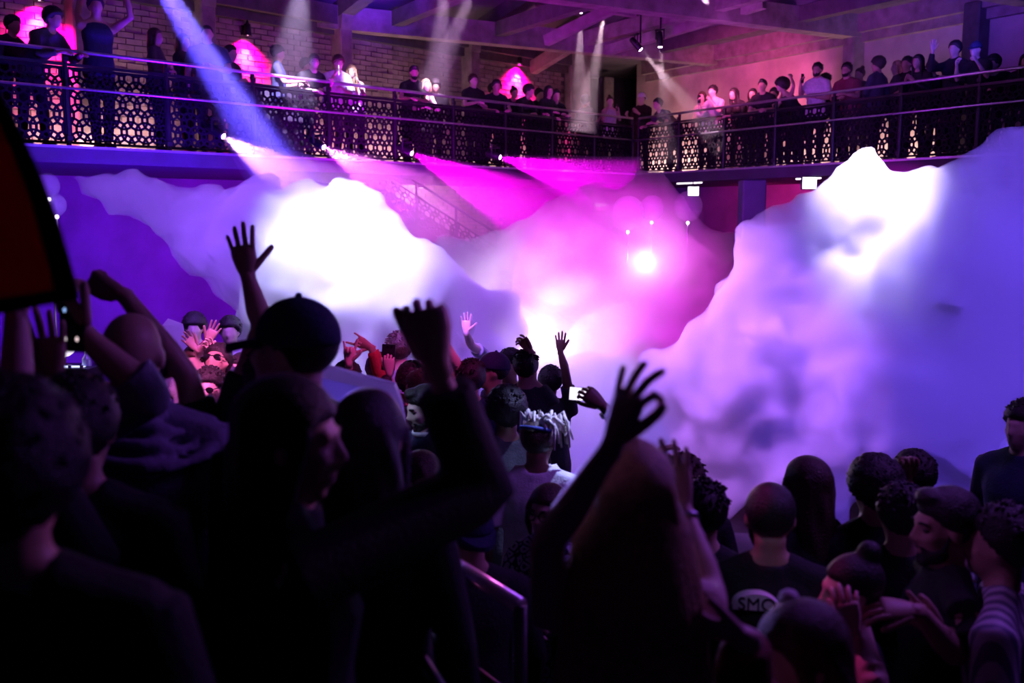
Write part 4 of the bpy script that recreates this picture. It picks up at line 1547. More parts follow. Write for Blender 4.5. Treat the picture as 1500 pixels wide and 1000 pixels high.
# second row, mostly dark shapes between the others
for side, px, py, lb, kw in (
        ('L', 20, 30, 'dark shape of a person behind the rail at the far left edge', {}),
        ('L', 277, 50, 'dark figure in the second row between the blue lit people', dict(sex='f', hair='long')),
        ('L', 345, 70, 'dark figure half behind the broad shouldered man', {}),
        ('L', 440, 92, 'dark figure in the second row left of the black tee', {}),
        ('L', 655, 128, 'dark figure in the gap right of the leaning blonde', dict(hair='curly')),
        ('L', 716, 128, 'dark figure between the two men leaning on the rail', {}),
        ('L', 787, 134, 'dark figure behind the woman with long dark hair', {}),
        ('R', 1062, 146, 'dark figure in the second row right of the pale tee', {}),
        ('R', 1090, 138, 'shorter dark figure beside the tall silhouette', dict(sex='f', hair='bob')),
        ('R', 1126, 140, 'dark figure left of the big curly hair', {}),
        ('R', 1212, 112, 'dark figure between the white tee and the maroon tee', {}),
        ('R', 1256, 104, 'dark figure by the timber post', dict(sex='f', hair='bun')),
        ('R', 1362, 100, 'dark figure left of the waving man', {}),
        ('R', 1440, 96, 'dark figure right of the black cap', dict(hair='curly')),
        ('R', 1462, 98, 'dark long haired figure near the right edge of the balcony', dict(sex='f', hair='long'))):
    kw = dict(kw)
    bal(side, px, py, lb, random.Random(lb).uniform(-40, 40), off=1.0, top='black', sleeve='long', arms={'r': 'cross', 'l': 'down'}, **kw)
# ------------------------------------------------------------------ people on the dance floor
def yfor(px, py, h, zf=0.0):
    """Depth at which somebody h tall has the top of the head at this place in the photo."""
    p = at(px, py, 1.0)
    return (CAM.z - zf - h) / (CAM.z - p.z)


def man(px, py, label, yaw=0, h=1.74, Y=None, zf=0.0, raised=None, **kw):
    """raised: {'r': (elbow px, py, dY), (wrist px, py, dY), palm normal, pose, finger dir}"""
    Y = Y or yfor(px, py, h, zf)
    p = at(px, py, Y)
    arms = dict(kw.pop('arms', {'r': 'down', 'l': 'down'}))
    for s, a in (raised or {}).items():
        if isinstance(a, str):
            arms[s] = a
            continue
        e, w = a[0], a[1]
        E = at(e[0], e[1], Y + (e[2] if len(e) > 2 else 0)) if e is not None else None
        W = at(w[0], w[1], Y + (w[2] if len(w) > 2 else 0))
        arms[s] = (E, W) + tuple(a[2:])
    kw.setdefault('vox', .017)
    return person(label, V((p.x, p.y, zf)), h, yaw, arms=arms, **kw)


M_paisley, _N, _L = new_mat('cloth_paisley')
_o = _N.new('ShaderNodeOutputMaterial')
_b = _N.new('ShaderNodeBsdfPrincipled')
_v = _N.new('ShaderNodeTexVoronoi')
_v.feature = 'DISTANCE_TO_EDGE'
_v.inputs['Scale'].default_value = 26
_t = _N.new('ShaderNodeTexCoord')
_r = _N.new('ShaderNodeValToRGB')
_r.color_ramp.interpolation = 'CONSTANT'
_r.color_ramp.elements[0].color = (.02, .02, .05, 1)
_r.color_ramp.elements[1].position = .09
_r.color_ramp.elements[1].color = (.55, .55, .75, 1)
_e = _r.color_ramp.elements.new(.30)
_e.color = (.03, .03, .08, 1)
_L.new(_t.outputs['Object'], _v.inputs['Vector'])
_L.new(_v.outputs['Distance'], _r.inputs[0])
_L.new(_r.outputs[0], _b.inputs['Base Color'])
_L.new(_b.outputs[0], _o.inputs[0])
_b.inputs['Roughness'].default_value = .9
M_cloth['paisley'] = M_paisley
M_stripe, _N, _L = new_mat('cloth_stripe')
_o = _N.new('ShaderNodeOutputMaterial')
_b = _N.new('ShaderNodeBsdfPrincipled')
_w = _N.new('ShaderNodeTexWave')
_w.inputs['Scale'].default_value = 9
_w.inputs['Distortion'].default_value = .6
_t = _N.new('ShaderNodeTexCoord')
_r = _N.new('ShaderNodeValToRGB')
_r.color_ramp.elements[0].position = .45
_r.color_ramp.elements[0].color = (.20, .20, .32, 1)
_r.color_ramp.elements[1].position = .55
_r.color_ramp.elements[1].color = (.70, .68, .80, 1)
_L.new(_t.outputs['Object'], _w.inputs['Vector'])
_L.new(_w.outputs[0], _r.inputs[0])
_L.new(_r.outputs[0], _b.inputs['Base Color'])
_L.new(_b.outputs[0], _o.inputs[0])
M_cloth['stripe'] = M_stripe
CAMN = (0, -1, .1)

# --- lit group on the left
bo, i1 = man(306, 543, 'man in dark sunglasses pressing his hands before his mouth, facing the camera', 178, 1.72, skin='pale', top='denim', sleeve='long', extras=['sunglasses'], hair='short',
             raised={'r': ((278, 650, -.25), (312, 618, -.42), (1, 0, 0), 'flat', (0.05, 0, 1)), 'l': ((336, 650, -.25), (322, 618, -.42), (-1, 0, 0), 'flat', (-.05, 0, 1))})
man(316, 510, 'man in wrap sunglasses with his head thrown back behind the praying man', 165, 1.78, Y=6.75, skin='tan', top='white', extras=['sunglasses'], hair='short', head=(10, 32, 0), arms={'r': 'down', 'l': 'down'})
man(286, 515, 'dancer with both wrists crossed above the head, grey tee, behind the sunglasses men', 170, 1.70, Y=7.3, skin='pale', top='grey', hair='short', hair_col='brown',
    raised={'r': ((268, 545, .1), (290, 512, -.1), (.3, -1, 0), 'relax', (-.5, 0, .6)), 'l': ((286, 525, 0), (303, 502, -.15), (0, -1, 0), 'flat', (.5, 0, .9))})
man(337, 487, 'blurred pale face at the back beside the black cap brim', 185, 1.80, Y=8.4, skin='pale', top='pale', hair='short')
man(285, 480, 'pink lit dancer far back behind the crossed wrists', 190, 1.76, Y=9.0, skin='pale', top='red', hair='curly')
man(353, 520, 'dancer with a bare arm bent up beside the sunglasses men', 170, 1.70, Y=7.0, skin='pale', top='white', hair='bob', sex='f', raised={'r': ((332, 545, -.1), (318, 522, -.15), (0, -1, 0), 'relax', (-.4, 0, .7))})
man(362, 548, 'small pink lit man below the cap wearer', 200, 1.60, Y=6.9, skin='pale', top='maroon', hair='short')
man(345, 575, 'tall woman with one forearm held straight up, navy short sleeved top', 30, 1.66, Y=5.2, sex='f', skin='pale', top='navy', sleeve='short', hair='long', raised={'r': ((350, 640, -.1), (343, 580, -.15), (0, -1, 0), 'relax', (0, 0, 1))})

# --- behind the translucent panel
man(508, 548, 'dancer in blue shirt raising a white lit hand', 30, 1.72, Y=6.4, skin='pale', top='navy', hair='short', raised={'r': ((512, 560, 0), (511, 533, -.1), (0, -1, 0), 'rock', (.1, 0, 1))})
man(556, 535, 'dancer in rust red long sleeve pointing two fingers up to the left', 20, 1.74, Y=6.6, skin='tan', top='red', sleeve='long', hair='short', raised={'l': ((563, 562, -.1), (545, 510, -.15), (0, -1, -.3), 'rock', (-.85, 0, .45))})
bo, i2 = man(585, 513, 'man behind a raised dark phone, hazy in the smoke', 10, 1.80, skin='pale', top='grey', hair='short', hair_col='brown', Y=7.3)
bo, i3 = man(566, 545, 'woman holding up a dark phone with a pink lit hand', 5, 1.66, Y=6.1, sex='f', skin='pale', top='maroon', hair='bun', raised={'r': ((572, 575, .05), (570, 548, -.05), (0, 1, 0), 'grip', (0, 0, 1))})
phone('dark phone raised above the translucent panel', at(569, 523, 6.15), (0, 1, 0), (.05, 0, 1), None, .085, .165)
man(603, 537, 'round dark haired head in the haze right of the panel', 10, 1.70, skin='tan', top='charcoal', hair='curly', vox=.018)
man(628, 500, 'dancer far back lifting a hooked pale arm', 10, 1.72, Y=7.6, skin='pale', top='grey', hair='short', hair_col='brown', raised={'l': ((636, 545, -.1), (605, 512, -.1), (0, 0, -1), 'droop', (-.8, 0, .2))})
man(618, 549, 'man with a pink lit cheek looking left behind the white lit face', 70, 1.74, skin='pale', top='black', hair='short', hair_col='brown', Y=5.9)
bo, i4 = man(624, 567, 'bearded man with white lit face looking down to the left, white collar', 118, 1.74, skin='pale', top='navy', hair='quiff', beard=True, eyes=True, head=(0, -16, 0), vox=.012)
cp = MB()
cp.tube([i4['sp'](math.sin(t) * .078, math.cos(t) * .074 - .004, 1.505 - .012 * math.cos(t)) for t in [q * math.pi / 10 for q in range(21)]], .013, 8)
i4['child']('collar', cp, M_cloth['white'])
man(618, 636, 'brown haired woman close behind the panel with her head bowed', 60, 1.60, Y=4.5, sex='f', skin='pale', top='black', sleeve='long', hair='bob', hair_col='brown', head=(0, -20, 0))
# --- centre
man(690, 532, 'dancer in dark top stretching a long pink lit arm up to the left', 0, 1.74, Y=6.3, skin='pale', top='navy', hair='short', raised={'l': ((672, 540, 0), (652, 502, -.1), (0, -1, 0), 'flat', (-.55, 0, .7))})
man(722, 521, 'man in a flat cap fading into the smoke', 100, 1.76, skin='tan', top='charcoal', hair='short', extras=['cap'], head=(0, 6, 0))
man(746, 534, 'hazy dark head right of the flat cap', 150, 1.70, skin='tan', top='charcoal', hair='short', Y=7.1)
man(770, 537, 'person with one arm straight up and the hand drooping left', 0, 1.72, skin='tan', top='charcoal', hair='short', Y=6.9, raised={'r': ((779, 560, 0), (778, 516, -.05), (-.3, -1, -.5), 'droop', (-.55, 0, .75))})
man(806, 600, 'dancer in blue haze with one bare arm curled high', 0, 1.50, Y=7.4, skin='brown', top='charcoal', hair='short', raised={'r': ((828, 542, -.1), (821, 516, -.1), (0, -1, 0), 'flat', (0, 0, 1))})
man(682, 492, 'dancer deep in the smoke with a spread white hand', 0, 1.70, Y=9.2, skin='pale', top='grey', hair='short', raised={'r': ((690, 505, -.6), (683, 488, -.9), (0, -1, 0), 'open', (0, 0, 1))})
man(655, 535, 'dancer in navy shirt behind the raised fist arm', 10, 1.70, Y=6.8, skin='tan', top='navy', hair='short')
bo, i5 = man(741, 574, 'man with tousled dark curls and light rim looking down, dark tee', 35, 1.76, skin='brown', top='charcoal', hair='curly', head=(-25, -14, 0), vox=.013)
bo, i6 = man(786, 616, 'man with bleached dreadlocks tied up, white tee, seen from behind', 5, 1.70, skin='brown', top='white', hair='buzz', hair_col='brown', head=(-30, -5, 0), vox=.013)
dr = MB()
rnd = random.Random(8)
H = i6['H']
for k in range(38):
    a = rnd.uniform(-1.35, 1.35)
    y0 = rnd.uniform(-.06, .07)
    p0 = H(math.sin(a) * .055, y0, .10 + .02 * math.cos(a))
    o1 = H(math.sin(a) * .10 + .015, y0 - .01 + rnd.uniform(-.03, .03), .125 + rnd.uniform(-.015, .03))
    o2 = H(math.sin(a) * .12 + .035, y0 + rnd.uniform(-.05, .04), .085 + rnd.uniform(-.03, .03))
    o3 = H(math.sin(a) * .125 + .04, y0 + rnd.uniform(-.06, .05), .02 + rnd.uniform(-.04, .03))
    dr.tube([p0, o1, o2, o3], [.008, .0095, .008, .005], 6)
tag(i6['child']('dreadlocks', dr, M_hair['white']), kind='stuff')
hb = MB()
hb.tube([H(math.sin(t) * .083, -.012 + math.cos(t) * .102, .062 - .025 * math.cos(t)) for t in [i * math.pi / 14 for i in range(29)]], .010, 8)
i6['child']('headband', hb, M_cloth['blue'])
cp = MB()      # white collar wings
for g in (-1, 1):
    cp.tube([i6['sp'](.055 * g, .01, 1.49), i6['sp'](.10 * g, .02, 1.50), i6['sp'](.13 * g, .03, 1.475)], [.028, .022, .008], 8)
i6['child']('collar', cp, M_cloth['white'])
# phone hand
Yp = 4.4
man(905, 640, 'dark clothed man hidden behind the blonde, one watch wearing arm filming', 0, 1.62, Y=Yp, skin='brown', top='black', hair='short', vox=.013,
    raised={'r': ((905, 625, .0), (885, 596, -.05), (-.35, 1, -.2), 'grip', (-.75, 0, .62))})
ph = phone('phone lying sideways with a bright white screen, held up to film the smoke', at(852, 577, Yp + .02), (-.15, -1, .1), (.02, 0, 1), M_screen_lit, .060, .115)
ph.rotation_euler = (ph.matrix_world.to_quaternion() @ Quaternion((0, 0, 1), R(-92))).to_euler()
wt = MB()
wc = at(889, 604, Yp - .04)
wd = (at(885, 596, Yp) - at(905, 625, Yp)).normalized()
wt.tube([wc - wd * .012, wc + wd * .012], .035, 16)
wo = wt.build('watch', M_steel, None, True)
tag(wo, 'steel wrist watch on the arm filming with the sideways phone', 'watch')
fc = MB()
fc.tube([wc + V((.0, -.034, 0)), wc + V((.0, -.044, 0))], .02, 14)
fc.build('dial', M_lens, wo, True)

_, ig = man(803, 712, 'woman in round glasses with auburn hair and patterned shirt behind the blonde', 150, 1.60, sex='f', skin='pale', top='paisley', sleeve='long', hair='bob', hair_col='brown', eyes=True, vox=.013, arms={'r': 'cross', 'l': 'cross'})
gl = MB()
for g in (-1, 1):
    gl.tube([ig['H'](.033 * g + math.cos(t) * .024, .098, .004 + math.sin(t) * .022) for t in [q * math.pi / 10 for q in range(21)]], .0028, 6)
    gl.tube([ig['H'](.056 * g, .094, .008), ig['H'](.078 * g, .05, .010), ig['H'](.082 * g, -.01, .006)], .0025, 6)
gl.tube([ig['H'](-.010, .099, .006), ig['H'](.010, .099, .006)], .0025, 6)
ig['child']('glasses', gl, M_metal)
man(690, 745, 'person in a black cap low beside the railing, back turned', 20, 1.62, skin='tan', top='black', sleeve='long', hair='short', extras=['cap_back'])
# --- right
bo, i7 = man(1002, 672, 'round headed dancer with a pale hand clasped behind the neck', 10, 1.62, skin='tan', top='black', hair='short', hair_col='brown', arms={'r': 'down', 'l': 'head'})
man(1032, 711, 'dark haired dancer right of the long blonde hair', -15, 1.70, skin='tan', top='black', hair='short')
bo, smo = man(1130, 713, 'man from behind in a black shirt with a white printed half disc', -8, 1.78, skin='tan', top='black', hair='buzz', hair_col='black', build=1.12, vox=.012, beard=True, head=(0, -6, 0))
man(1182, 709, 'woman with long light streaked hair in front of the smoke', 30, 1.72, Y=3.9, sex='f', skin='pale', top='black', hair='long', hair_col='brown', vox=.014)
bo, i8 = man(1252, 815, 'woman in profile to the left with pink lit nose and a hand at her chin', 95, 1.64, sex='f', skin='pale', top='black', sleeve='tank', hair='bun', vox=.010, head=(0, -4, 0),
             raised={'r': ((1262, 985, .05), (1250, 925, -.12), (.2, .8, .2), 'relax', (-.25, 0, .9))})
bo, i9 = man(1390, 721, 'bearded man with swept dark hair looking left, chain on his bare neck', 85, 1.78, skin='tan', top='black', hair='quiff', beard=True, eyes=True, vox=.010, head=(8, -6, 0),
             raised={'r': ((1400, 960, -.2), (1345, 895, -.3), (.1, .4, -.8), 'relax', (-.85, 0, .1)), 'l': ((1445, 985, .0), (1378, 925, -.25), (-.3, .6, .6), 'point', (-.7, 0, .5))})
ch = MB()
ch.tube([i9['sp'](math.sin(t) * .075, math.cos(t) * .085 - .005, 1.475 - .05 * max(0, math.cos(t))) for t in [k * math.pi / 12 for k in range(25)]], .0035, 6)
i9['child']('chain', ch, M_steel)
man(1472, 750, 'man in a striped shirt behind the bearded man', 60, 1.74, skin='tan', top='stripe', hair='short', hair_col='black', build=1.12, vox=.014)
man(1334, 775, 'dancer punching a dark sleeved fist straight up out of the crowd', 0, 1.66, Y=4.2, skin='brown', top='black', sleeve='long', hair='short', raised={'r': ((1332, 760, -.1), (1328, 705, -.1), (0, -1, 0), 'fist', (0, 0, 1))})
man(1278, 772, 'dark haired dancer in front of the blue smoke', 10, 1.70, skin='tan', top='black', hair='curly', Y=3.9)
man(1318, 785, 'dark shirted dancer standing left of the bearded man', 0, 1.68, Y=3.6, skin='tan', top='black', hair='short')
man(1492, 735, 'dancer at the right edge wearing a dark jacket in blue light', 120, 1.74, Y=4.9, skin='pale', top='navy', sleeve='long', hair='short')
S, E, Wr = smo['al']['r']
wsl = MB()
wsl.tube([S.lerp(smo['sp'](0, 0, 1.40), .15), S + V((.004, 0, .008)), S.lerp(E, .35), S.lerp(E, .7)], [.078, .086, .080, .082], 12)
smo['child']('white_sleeve', wsl, M_cloth['white'], .012)
# white print on the back of the black shirt
k = smo['k']
pc = smo['sp'](-.045, -.125, 1.375)
pm = MB()
arc = [(math.cos(t) * .078, math.sin(t) * .056) for t in [math.pi * i / 20 for i in range(21)]]
pm.prism(arc, lambda u, v: V((pc.x + u, pc.y - .012, pc.z + v)), lambda u, v: V((pc.x + u, pc.y + .03 + abs(u) * .16, pc.z + v)))
pr_ = smo['child']('print', pm, surf('print_white', (.85, .85, .9), .8, var=.05, bump=0))
pr_.data.polygons.foreach_set('use_smooth', [False] * len(pr_.data.polygons))
cu = bpy.data.curves.new('lettering', 'FONT')
cu.body = 'SMO'
cu.size = .060
cu.extrude = .002
cu.align_x = 'CENTER'
lt = bpy.data.objects.new('lettering', cu)
COL.objects.link(lt)
LETTERS = [(lt, pr_, Matrix.Translation((pc.x, pc.y - .0145, pc.z + .002)) @ Matrix.Rotation(R(90), 4, 'X'), 'print_black')]
# ------------------------------------------------------------------ people close to the camera
PZ = .55
bo, f2 = man(190, 457, 'bald man from behind in a crumpled denim jacket, bare forearm holding up a phone', 8, 1.86, Y=2.8, zf=PZ, skin='tan', hair=None, top='denim', sleeve='elbow', vox=.010, build=1.05,
             raised={'l': ((214, 575, -.22), (128, 494, -.26), (.6, .8, 0), 'grip', (-.35, 0, .6)), 'r': 'down'}, head=(-6, -3, 0))
cl = MB()
rnd = random.Random(4)
for q in range(4):      # folds of the hood on the shoulders
    zz = 1.49 - q * .033
    rr = .085 + q * .032
    cl.tube([f2['sp'](math.sin(t) * rr * 1.15, -math.cos(t) * rr * .85 - .02, zz + .02 * math.sin(3 * t + q) + rnd.uniform(-.004, .004)) for t in [k * math.pi / 12 for k in range(-9, 10)]], [.020 + .008 * math.sin(k * 1.7 + q) for k in range(19)], 8)
f2['child']('hood', cl, M_cloth['denim'], .008, 2)
ph = phone('dark phone with glowing dots held up at the left by the bald man', at(106, 480, 2.52), (0, -1, .05), (.04, 0, 1), M_screen_dim, .068, .125)
for (x, y, c) in ((-.018, .045, (.3, .5, 1)), (-.016, -.028, (1, .85, .9)), (.014, -.028, (1, .75, .8)), (.016, .03, (.8, .8, 1))):
    MB().ball((x, y, .0052), (.004, .006, .0015), 8, 6).build('glow_dot', glow('dot', c, 1.2), ph)

man(206, 492, 'dancer hidden behind the bald head, bare arm bent up with a pointing hand, black sleeve', 4, 1.76, Y=3.15, zf=PZ, skin='tan', hair='short', top='black', sleeve='short', vox=.010,
    raised={'r': ((272, 548, 0), (182, 432, -.05), (-.2, 1, .3), 'point', (-.85, -.1, .38)), 'l': 'down'})
man(398, 505, 'dancer behind the cap wearer, open hand thrown up against the white smoke', 0, 1.70, Y=3.2, zf=PZ, skin='tan', hair='short', top='black', vox=.011,
    raised={'l': ((385, 480, .05), (364, 408, 0), (0, 1, 0), 'open', (-.16, 0, 1)), 'r': 'down'})
bo, f3 = man(432, 440, 'tall man in a black flat brimmed cap turned to the left, pale cheek', 62, 1.90, Y=2.6, zf=PZ, skin='pale', hair='short', top='black', sleeve='long', vox=.010, build=1.1, extras=['cap'], head=(12, 2, 0))
er = MB()
er.ball(f3['H'](.081, .0, -.042), .004, 8, 6)
f3['child']('earring', er, M_steel)

# woman in profile with raised fist
bo, f4 = man(415, 547, 'dark haired woman in profile to the right with eyes closed and a fist raised', -72, 1.82, Y=1.95, zf=PZ, sex='f', skin='pale', hair='long', hair_col='black', top='black', sleeve=None, vox=.008, head=(-14, -8, 0), eyes=False, twist=0,
             raised={'r': ((704, 716, .12), (640, 540, .05), (-.1, 1, 0), 'thumb', (-.20, .0, .98), 1.2), 'l': 'down'})
slv = MB()
S, E, Wr = f4['al']['r']
kk = f4['k']
slv.tube([S.lerp(f4['sp'](0, 0, 1.36), .3), S, S.lerp(E, .5), E.lerp(S, .06), E + (E - S).normalized() * .012, E.lerp(Wr, .15), E.lerp(Wr, .45), E.lerp(Wr, .84)], [.066 * kk, .072 * kk, .070 * kk, .070 * kk, .066 * kk, .064 * kk, .062 * kk, .060 * kk], 14)
S2, E2, W2 = f4['al']['l']
slv.tube([S2.lerp(f4['sp'](0, 0, 1.36), .3), S2, S2.lerp(E2, .5), E2, E2.lerp(W2, .5), E2.lerp(W2, .93)], [.062 * kk, .068 * kk, .06 * kk, .052 * kk, .05 * kk, .042 * kk], 12)
f4['child']('sleeves', slv, M_cloth['black'], .010)
ey = MB()
ey.tube([f4['H'](-.046, .070, .003), f4['H'](-.032, .0845, -.001), f4['H'](-.018, .081, .002)], .0032, 6)
f4['child']('eyelash', ey, M_hair['black'])
ey = MB()
ey.tube([f4['H'](-.052, .074, .026), f4['H'](-.034, .090, .031), f4['H'](-.016, .093, .025)], .0035, 6)
f4['child']('eyebrow', ey, M_hair['black'])

man(540, 622, 'dancer with a black hood of hair close behind the woman in profile', -10, 1.72, Y=2.35, zf=PZ, sex='f', skin='tan', hair='long', hair_col='black', top='black', sleeve='long', vox=.011)

# blonde woman with both arms up
bo, f6 = man(926, 662, 'woman with very long blonde hair from behind, hand raised in a ring sign', 2, 1.70, Y=1.9, zf=PZ, sex='f', skin='pale', hair='long', hair_col='blonde', top='black', sleeve='tank', vox=.008,
             raised={'l': ((800, 800, -.05), (895, 655, -.15), (.8, .6, 0), 'okay', (.34, .0, .94), 1.08), 'r': ((1040, 865, .12), (1000, 745, .28), (0, 1, 0), 'open', (-.22, .1, .95))})
hl = MB()
for q in range(64):      # long strands over the back
    u = -1 + 2 * q / 63
    x0 = u * .078
    wob = math.sin(q * 2.3) * .010
    top = f6['H'](x0 * .85, -.09 * math.sqrt(max(0, 1 - u * u)) - .012, .085 * math.sqrt(max(.02, 1 - u * u * .8)))
    mid = f6['H'](u * .112, -.115 * math.sqrt(max(.05, 1 - u * u)), -.06)
    a = mid + V((u * .022 + wob, -.028, -.14))
    b = a + V((u * .018 - wob, -.012, -.17))
    c = b + V((wob * 1.4, .004, -.17 - .05 * math.cos(q * 1.7)))
    hl.tube([top, mid, a, b, c], [.010, .013, .0135, .012, .004], 7)
o = f6['child']('hair_strands', hl, M_hair['blonde'], .0045, 1)
bc = MB()
S, E, Wr = f6['al']['r']
d = (Wr - E).normalized()
c = E.lerp(Wr, .86)
bc.tube([c - d * .004, c + d * .004], .030, 18)
f6['child']('bracelet', bc, M_steel)

# dark figures at the lower left
man(10, 628, 'large dark haired head cut off at the lower left corner', 10, 1.86, Y=1.5, zf=PZ, skin='tan', hair='curly', top='black', sleeve='long', vox=.012)
man(108, 552, 'person in a black jacket left of the bald man', 5, 1.76, Y=2.25, zf=PZ, skin='tan', hair='short', top='black', sleeve='long', vox=.012, raised={'l': ((40, 640, .05), (77, 562, .1), (0, -1, 0), 'open', (-.05, 0, 1))})
bo, f1 = man(-12, 520, 'flag bearer at the left edge with a bare forearm raised', 0, 1.74, Y=2.1, zf=PZ, skin='pale', hair='short', top='black', sleeve='short', vox=.011, raised={'r': ((24, 650, -.05), (24, 468, .0), (0, 1, 0), 'fist', (0, 0, 1)), 'l': 'down'})
# auburn haired person in front at the right
bo, f9 = man(1178, 884, 'auburn haired person in brown fleece with white hair tie, fingers before the face', 105, 1.82, Y=2.15, sex='f', skin='pale', hair='bob', hair_col='brown', top='rust', sleeve='long', vox=.010, build=1.25, head=(0, -10, 0),
                raised={'l': ((1085, 1010, -.25), (1096, 935, -.30), (0, .6, .8), 'relax', (-.9, 0, .30)), 'r': 'down'})
H = f9['H']
pb = MB()
pb.ball((0, 0, 0), 1, 30, 20)
pb.v = [tuple(V(H(0.045, -.02, .118)) + V(v) * (.024 * (1 + .12 * noise.noise(V(v) * 9)))) for v in pb.v]
f9['child']('hair_tie', pb, M_cloth['white'])
# ------------------------------------------------------------------ flag, panel, railing, booth, balloons
def milky(name, col, mixf):
    m, N, L = new_mat(name)
    out = N.new('ShaderNodeOutputMaterial')
    a, b, c = N.new('ShaderNodeBsdfPrincipled'), N.new('ShaderNodeBsdfTranslucent'), N.new('ShaderNodeMixShader')
    a.inputs['Base Color'].default_value = (*col, 1)
    a.inputs['Roughness'].default_value = .35
    b.inputs['Color'].default_value = (*col, 1)
    c.inputs[0].default_value = mixf
    L.new(a.outputs[0], c.inputs[1])
    L.new(b.outputs[0], c.inputs[2])
    L.new(c.outputs[0], out.inputs[0])
    return m


# dark red flag hanging from a slanted pole at the left
fl = thing('flag', 'dark red flag with a black hem hanging from a pole at the left edge', 'flag', at(-60, 300, 1.75))
o0 = fl.location.copy()
NU, NV = 26, 34


def flag_pt(u, v):
    """u across from the pole to the free edge, v down."""
    top = V((-330 + 322 * u, 60 + 60 * u))
    bot = V((-330 + 447 * u, 520 - 82 * u))
    px = top.x + (bot.x - top.x) * v + 14 * math.sin(v * math.pi) * u
    py = top.y + (bot.y - top.y) * v
    return at(px, py, 1.75 + .045 * math.sin(u * 9 + v * 2.5) * (.3 + u) + .02 * math.sin(v * 11 + u * 4)) - o0


def sheet(u0, u1, v0, v1, nu, nv, th):
    mb = MB()
    A = [[flag_pt(u0 + (u1 - u0) * i / nu, v0 + (v1 - v0) * j / nv) for i in range(nu + 1)] for j in range(nv + 1)]
    vs_ = [p + V((0, -th / 2, 0)) for r in A for p in r] + [p + V((0, th / 2, 0)) for r in A for p in r]
    n = (nu + 1) * (nv + 1)
    fs = []
    for j in range(nv):
        for i in range(nu):
            a = j * (nu + 1) + i
            q = (a, a + 1, a + nu + 2, a + nu + 1)
            fs.append(q)
            fs.append(tuple(n + k for k in reversed(q)))
    edge = [i for i in range(nu + 1)] + [j * (nu + 1) + nu for j in range(1, nv + 1)] + [nv * (nu + 1) + i for i in range(nu - 1, -1, -1)] + [j * (nu + 1) for j in range(nv - 1, 0, -1)]
    for k in range(len(edge)):
        a, b = edge[k], edge[(k + 1) % len(edge)]
        fs.append((b, a, n + a, n + b))
    return mb.add(vs_, fs)


M_flag = milky('flag_red', (.46, .012, .035), .6)
sheet(0, .93, 0, .94, NU, NV, .004).build('cloth', M_flag, fl, True)
M_hem = surf('flag_hem', (.012, .010, .014), .9, var=.2, bump=.2)
sheet(.93, 1, 0, 1, 4, NV, .006).build('hem', M_hem, fl, True)
sheet(0, .93, .94, 1, NU, 4, .006).build('hem', M_hem, fl, True)
pa, pb_ = flag_pt(0, 0), flag_pt(0, 1)
MB().tube([pa + (pa - pb_).normalized() * .1, pb_, pb_ + (pb_ - pa).normalized() * .55], .014, 10).build('pole', M_steel, fl, True)
# steel rod beside the flag that the bald man's phone hand holds
ca, cb = at(112, 440, 2.50), at(200, 535, 2.50)

# hand rail of the viewing platform
rl = thing('platform_railing', 'polished round handrail of the viewing platform shining pink below the fist arm', 'railing', at(690, 842, 2.95))
o0 = rl.location.copy()
a, b = at(618, 797, 3.22), at(762, 887, 2.80)
cend = V((.46, 2.12, b.z))
MB().tube([a - o0, a.lerp(b, .5) - o0, b - o0], .026, 14).build('handrail', M_steel, rl, True)
MB().tube([V((a.x, a.y, a.z)) - o0, V((a.x, a.y, .55)) - o0], .022, 10).build('post', M_metal, rl, True)
MB().tube([V((b.x, b.y, b.z)) - o0, V((b.x, b.y, .0)) - o0], .022, 10).build('post', M_metal, rl, True)
for dz in (.30, .60):
    MB().tube([a - o0 - UZ * dz, b - o0 - UZ * dz], .012, 8).build('rail', M_metal, rl, True)
a2, b2 = at(606, 945, 2.35), at(668, 1035, 2.1)
r2 = thing('stand_pole', 'thin violet lit metal pole leaning at the bottom edge by the platform', 'pole', b2)
MB().tube([a2 - b2, V((0, 0, 0)), (b2 - a2) * 4.2], .012, 10).build('tube', M_steel, r2, True)
MB().tube([a2 - b2 - (b2 - a2).normalized() * .01, a2 - b2 + (b2 - a2).normalized() * .03], .016, 10).build('cap', M_metal, r2, True)

# translucent panel with thick rim on a stand
pn = thing('display_board', 'pale translucent panel with a thick bright rim standing behind the woman in profile', 'panel', at(530, 610, 3.5))
o0 = pn.location.copy()
PO = [(360, 512), (492, 540), (578, 563), (588, 590), (597, 642), (583, 662), (520, 668), (380, 660)]
PI = [(372, 530), (494, 557), (566, 574), (574, 594), (584, 640), (573, 650), (520, 655), (388, 648)]

M_panel = milky('panel_acrylic', (.62, .58, .90), .8)
M_rim = milky('panel_rim', (.92, .90, .98), .7)


def pnl(px, py, dy):
    t = (px - 360) / 237
    return at(px, py, 3.45 + .18 * t) - o0 + V((0, dy, 0))


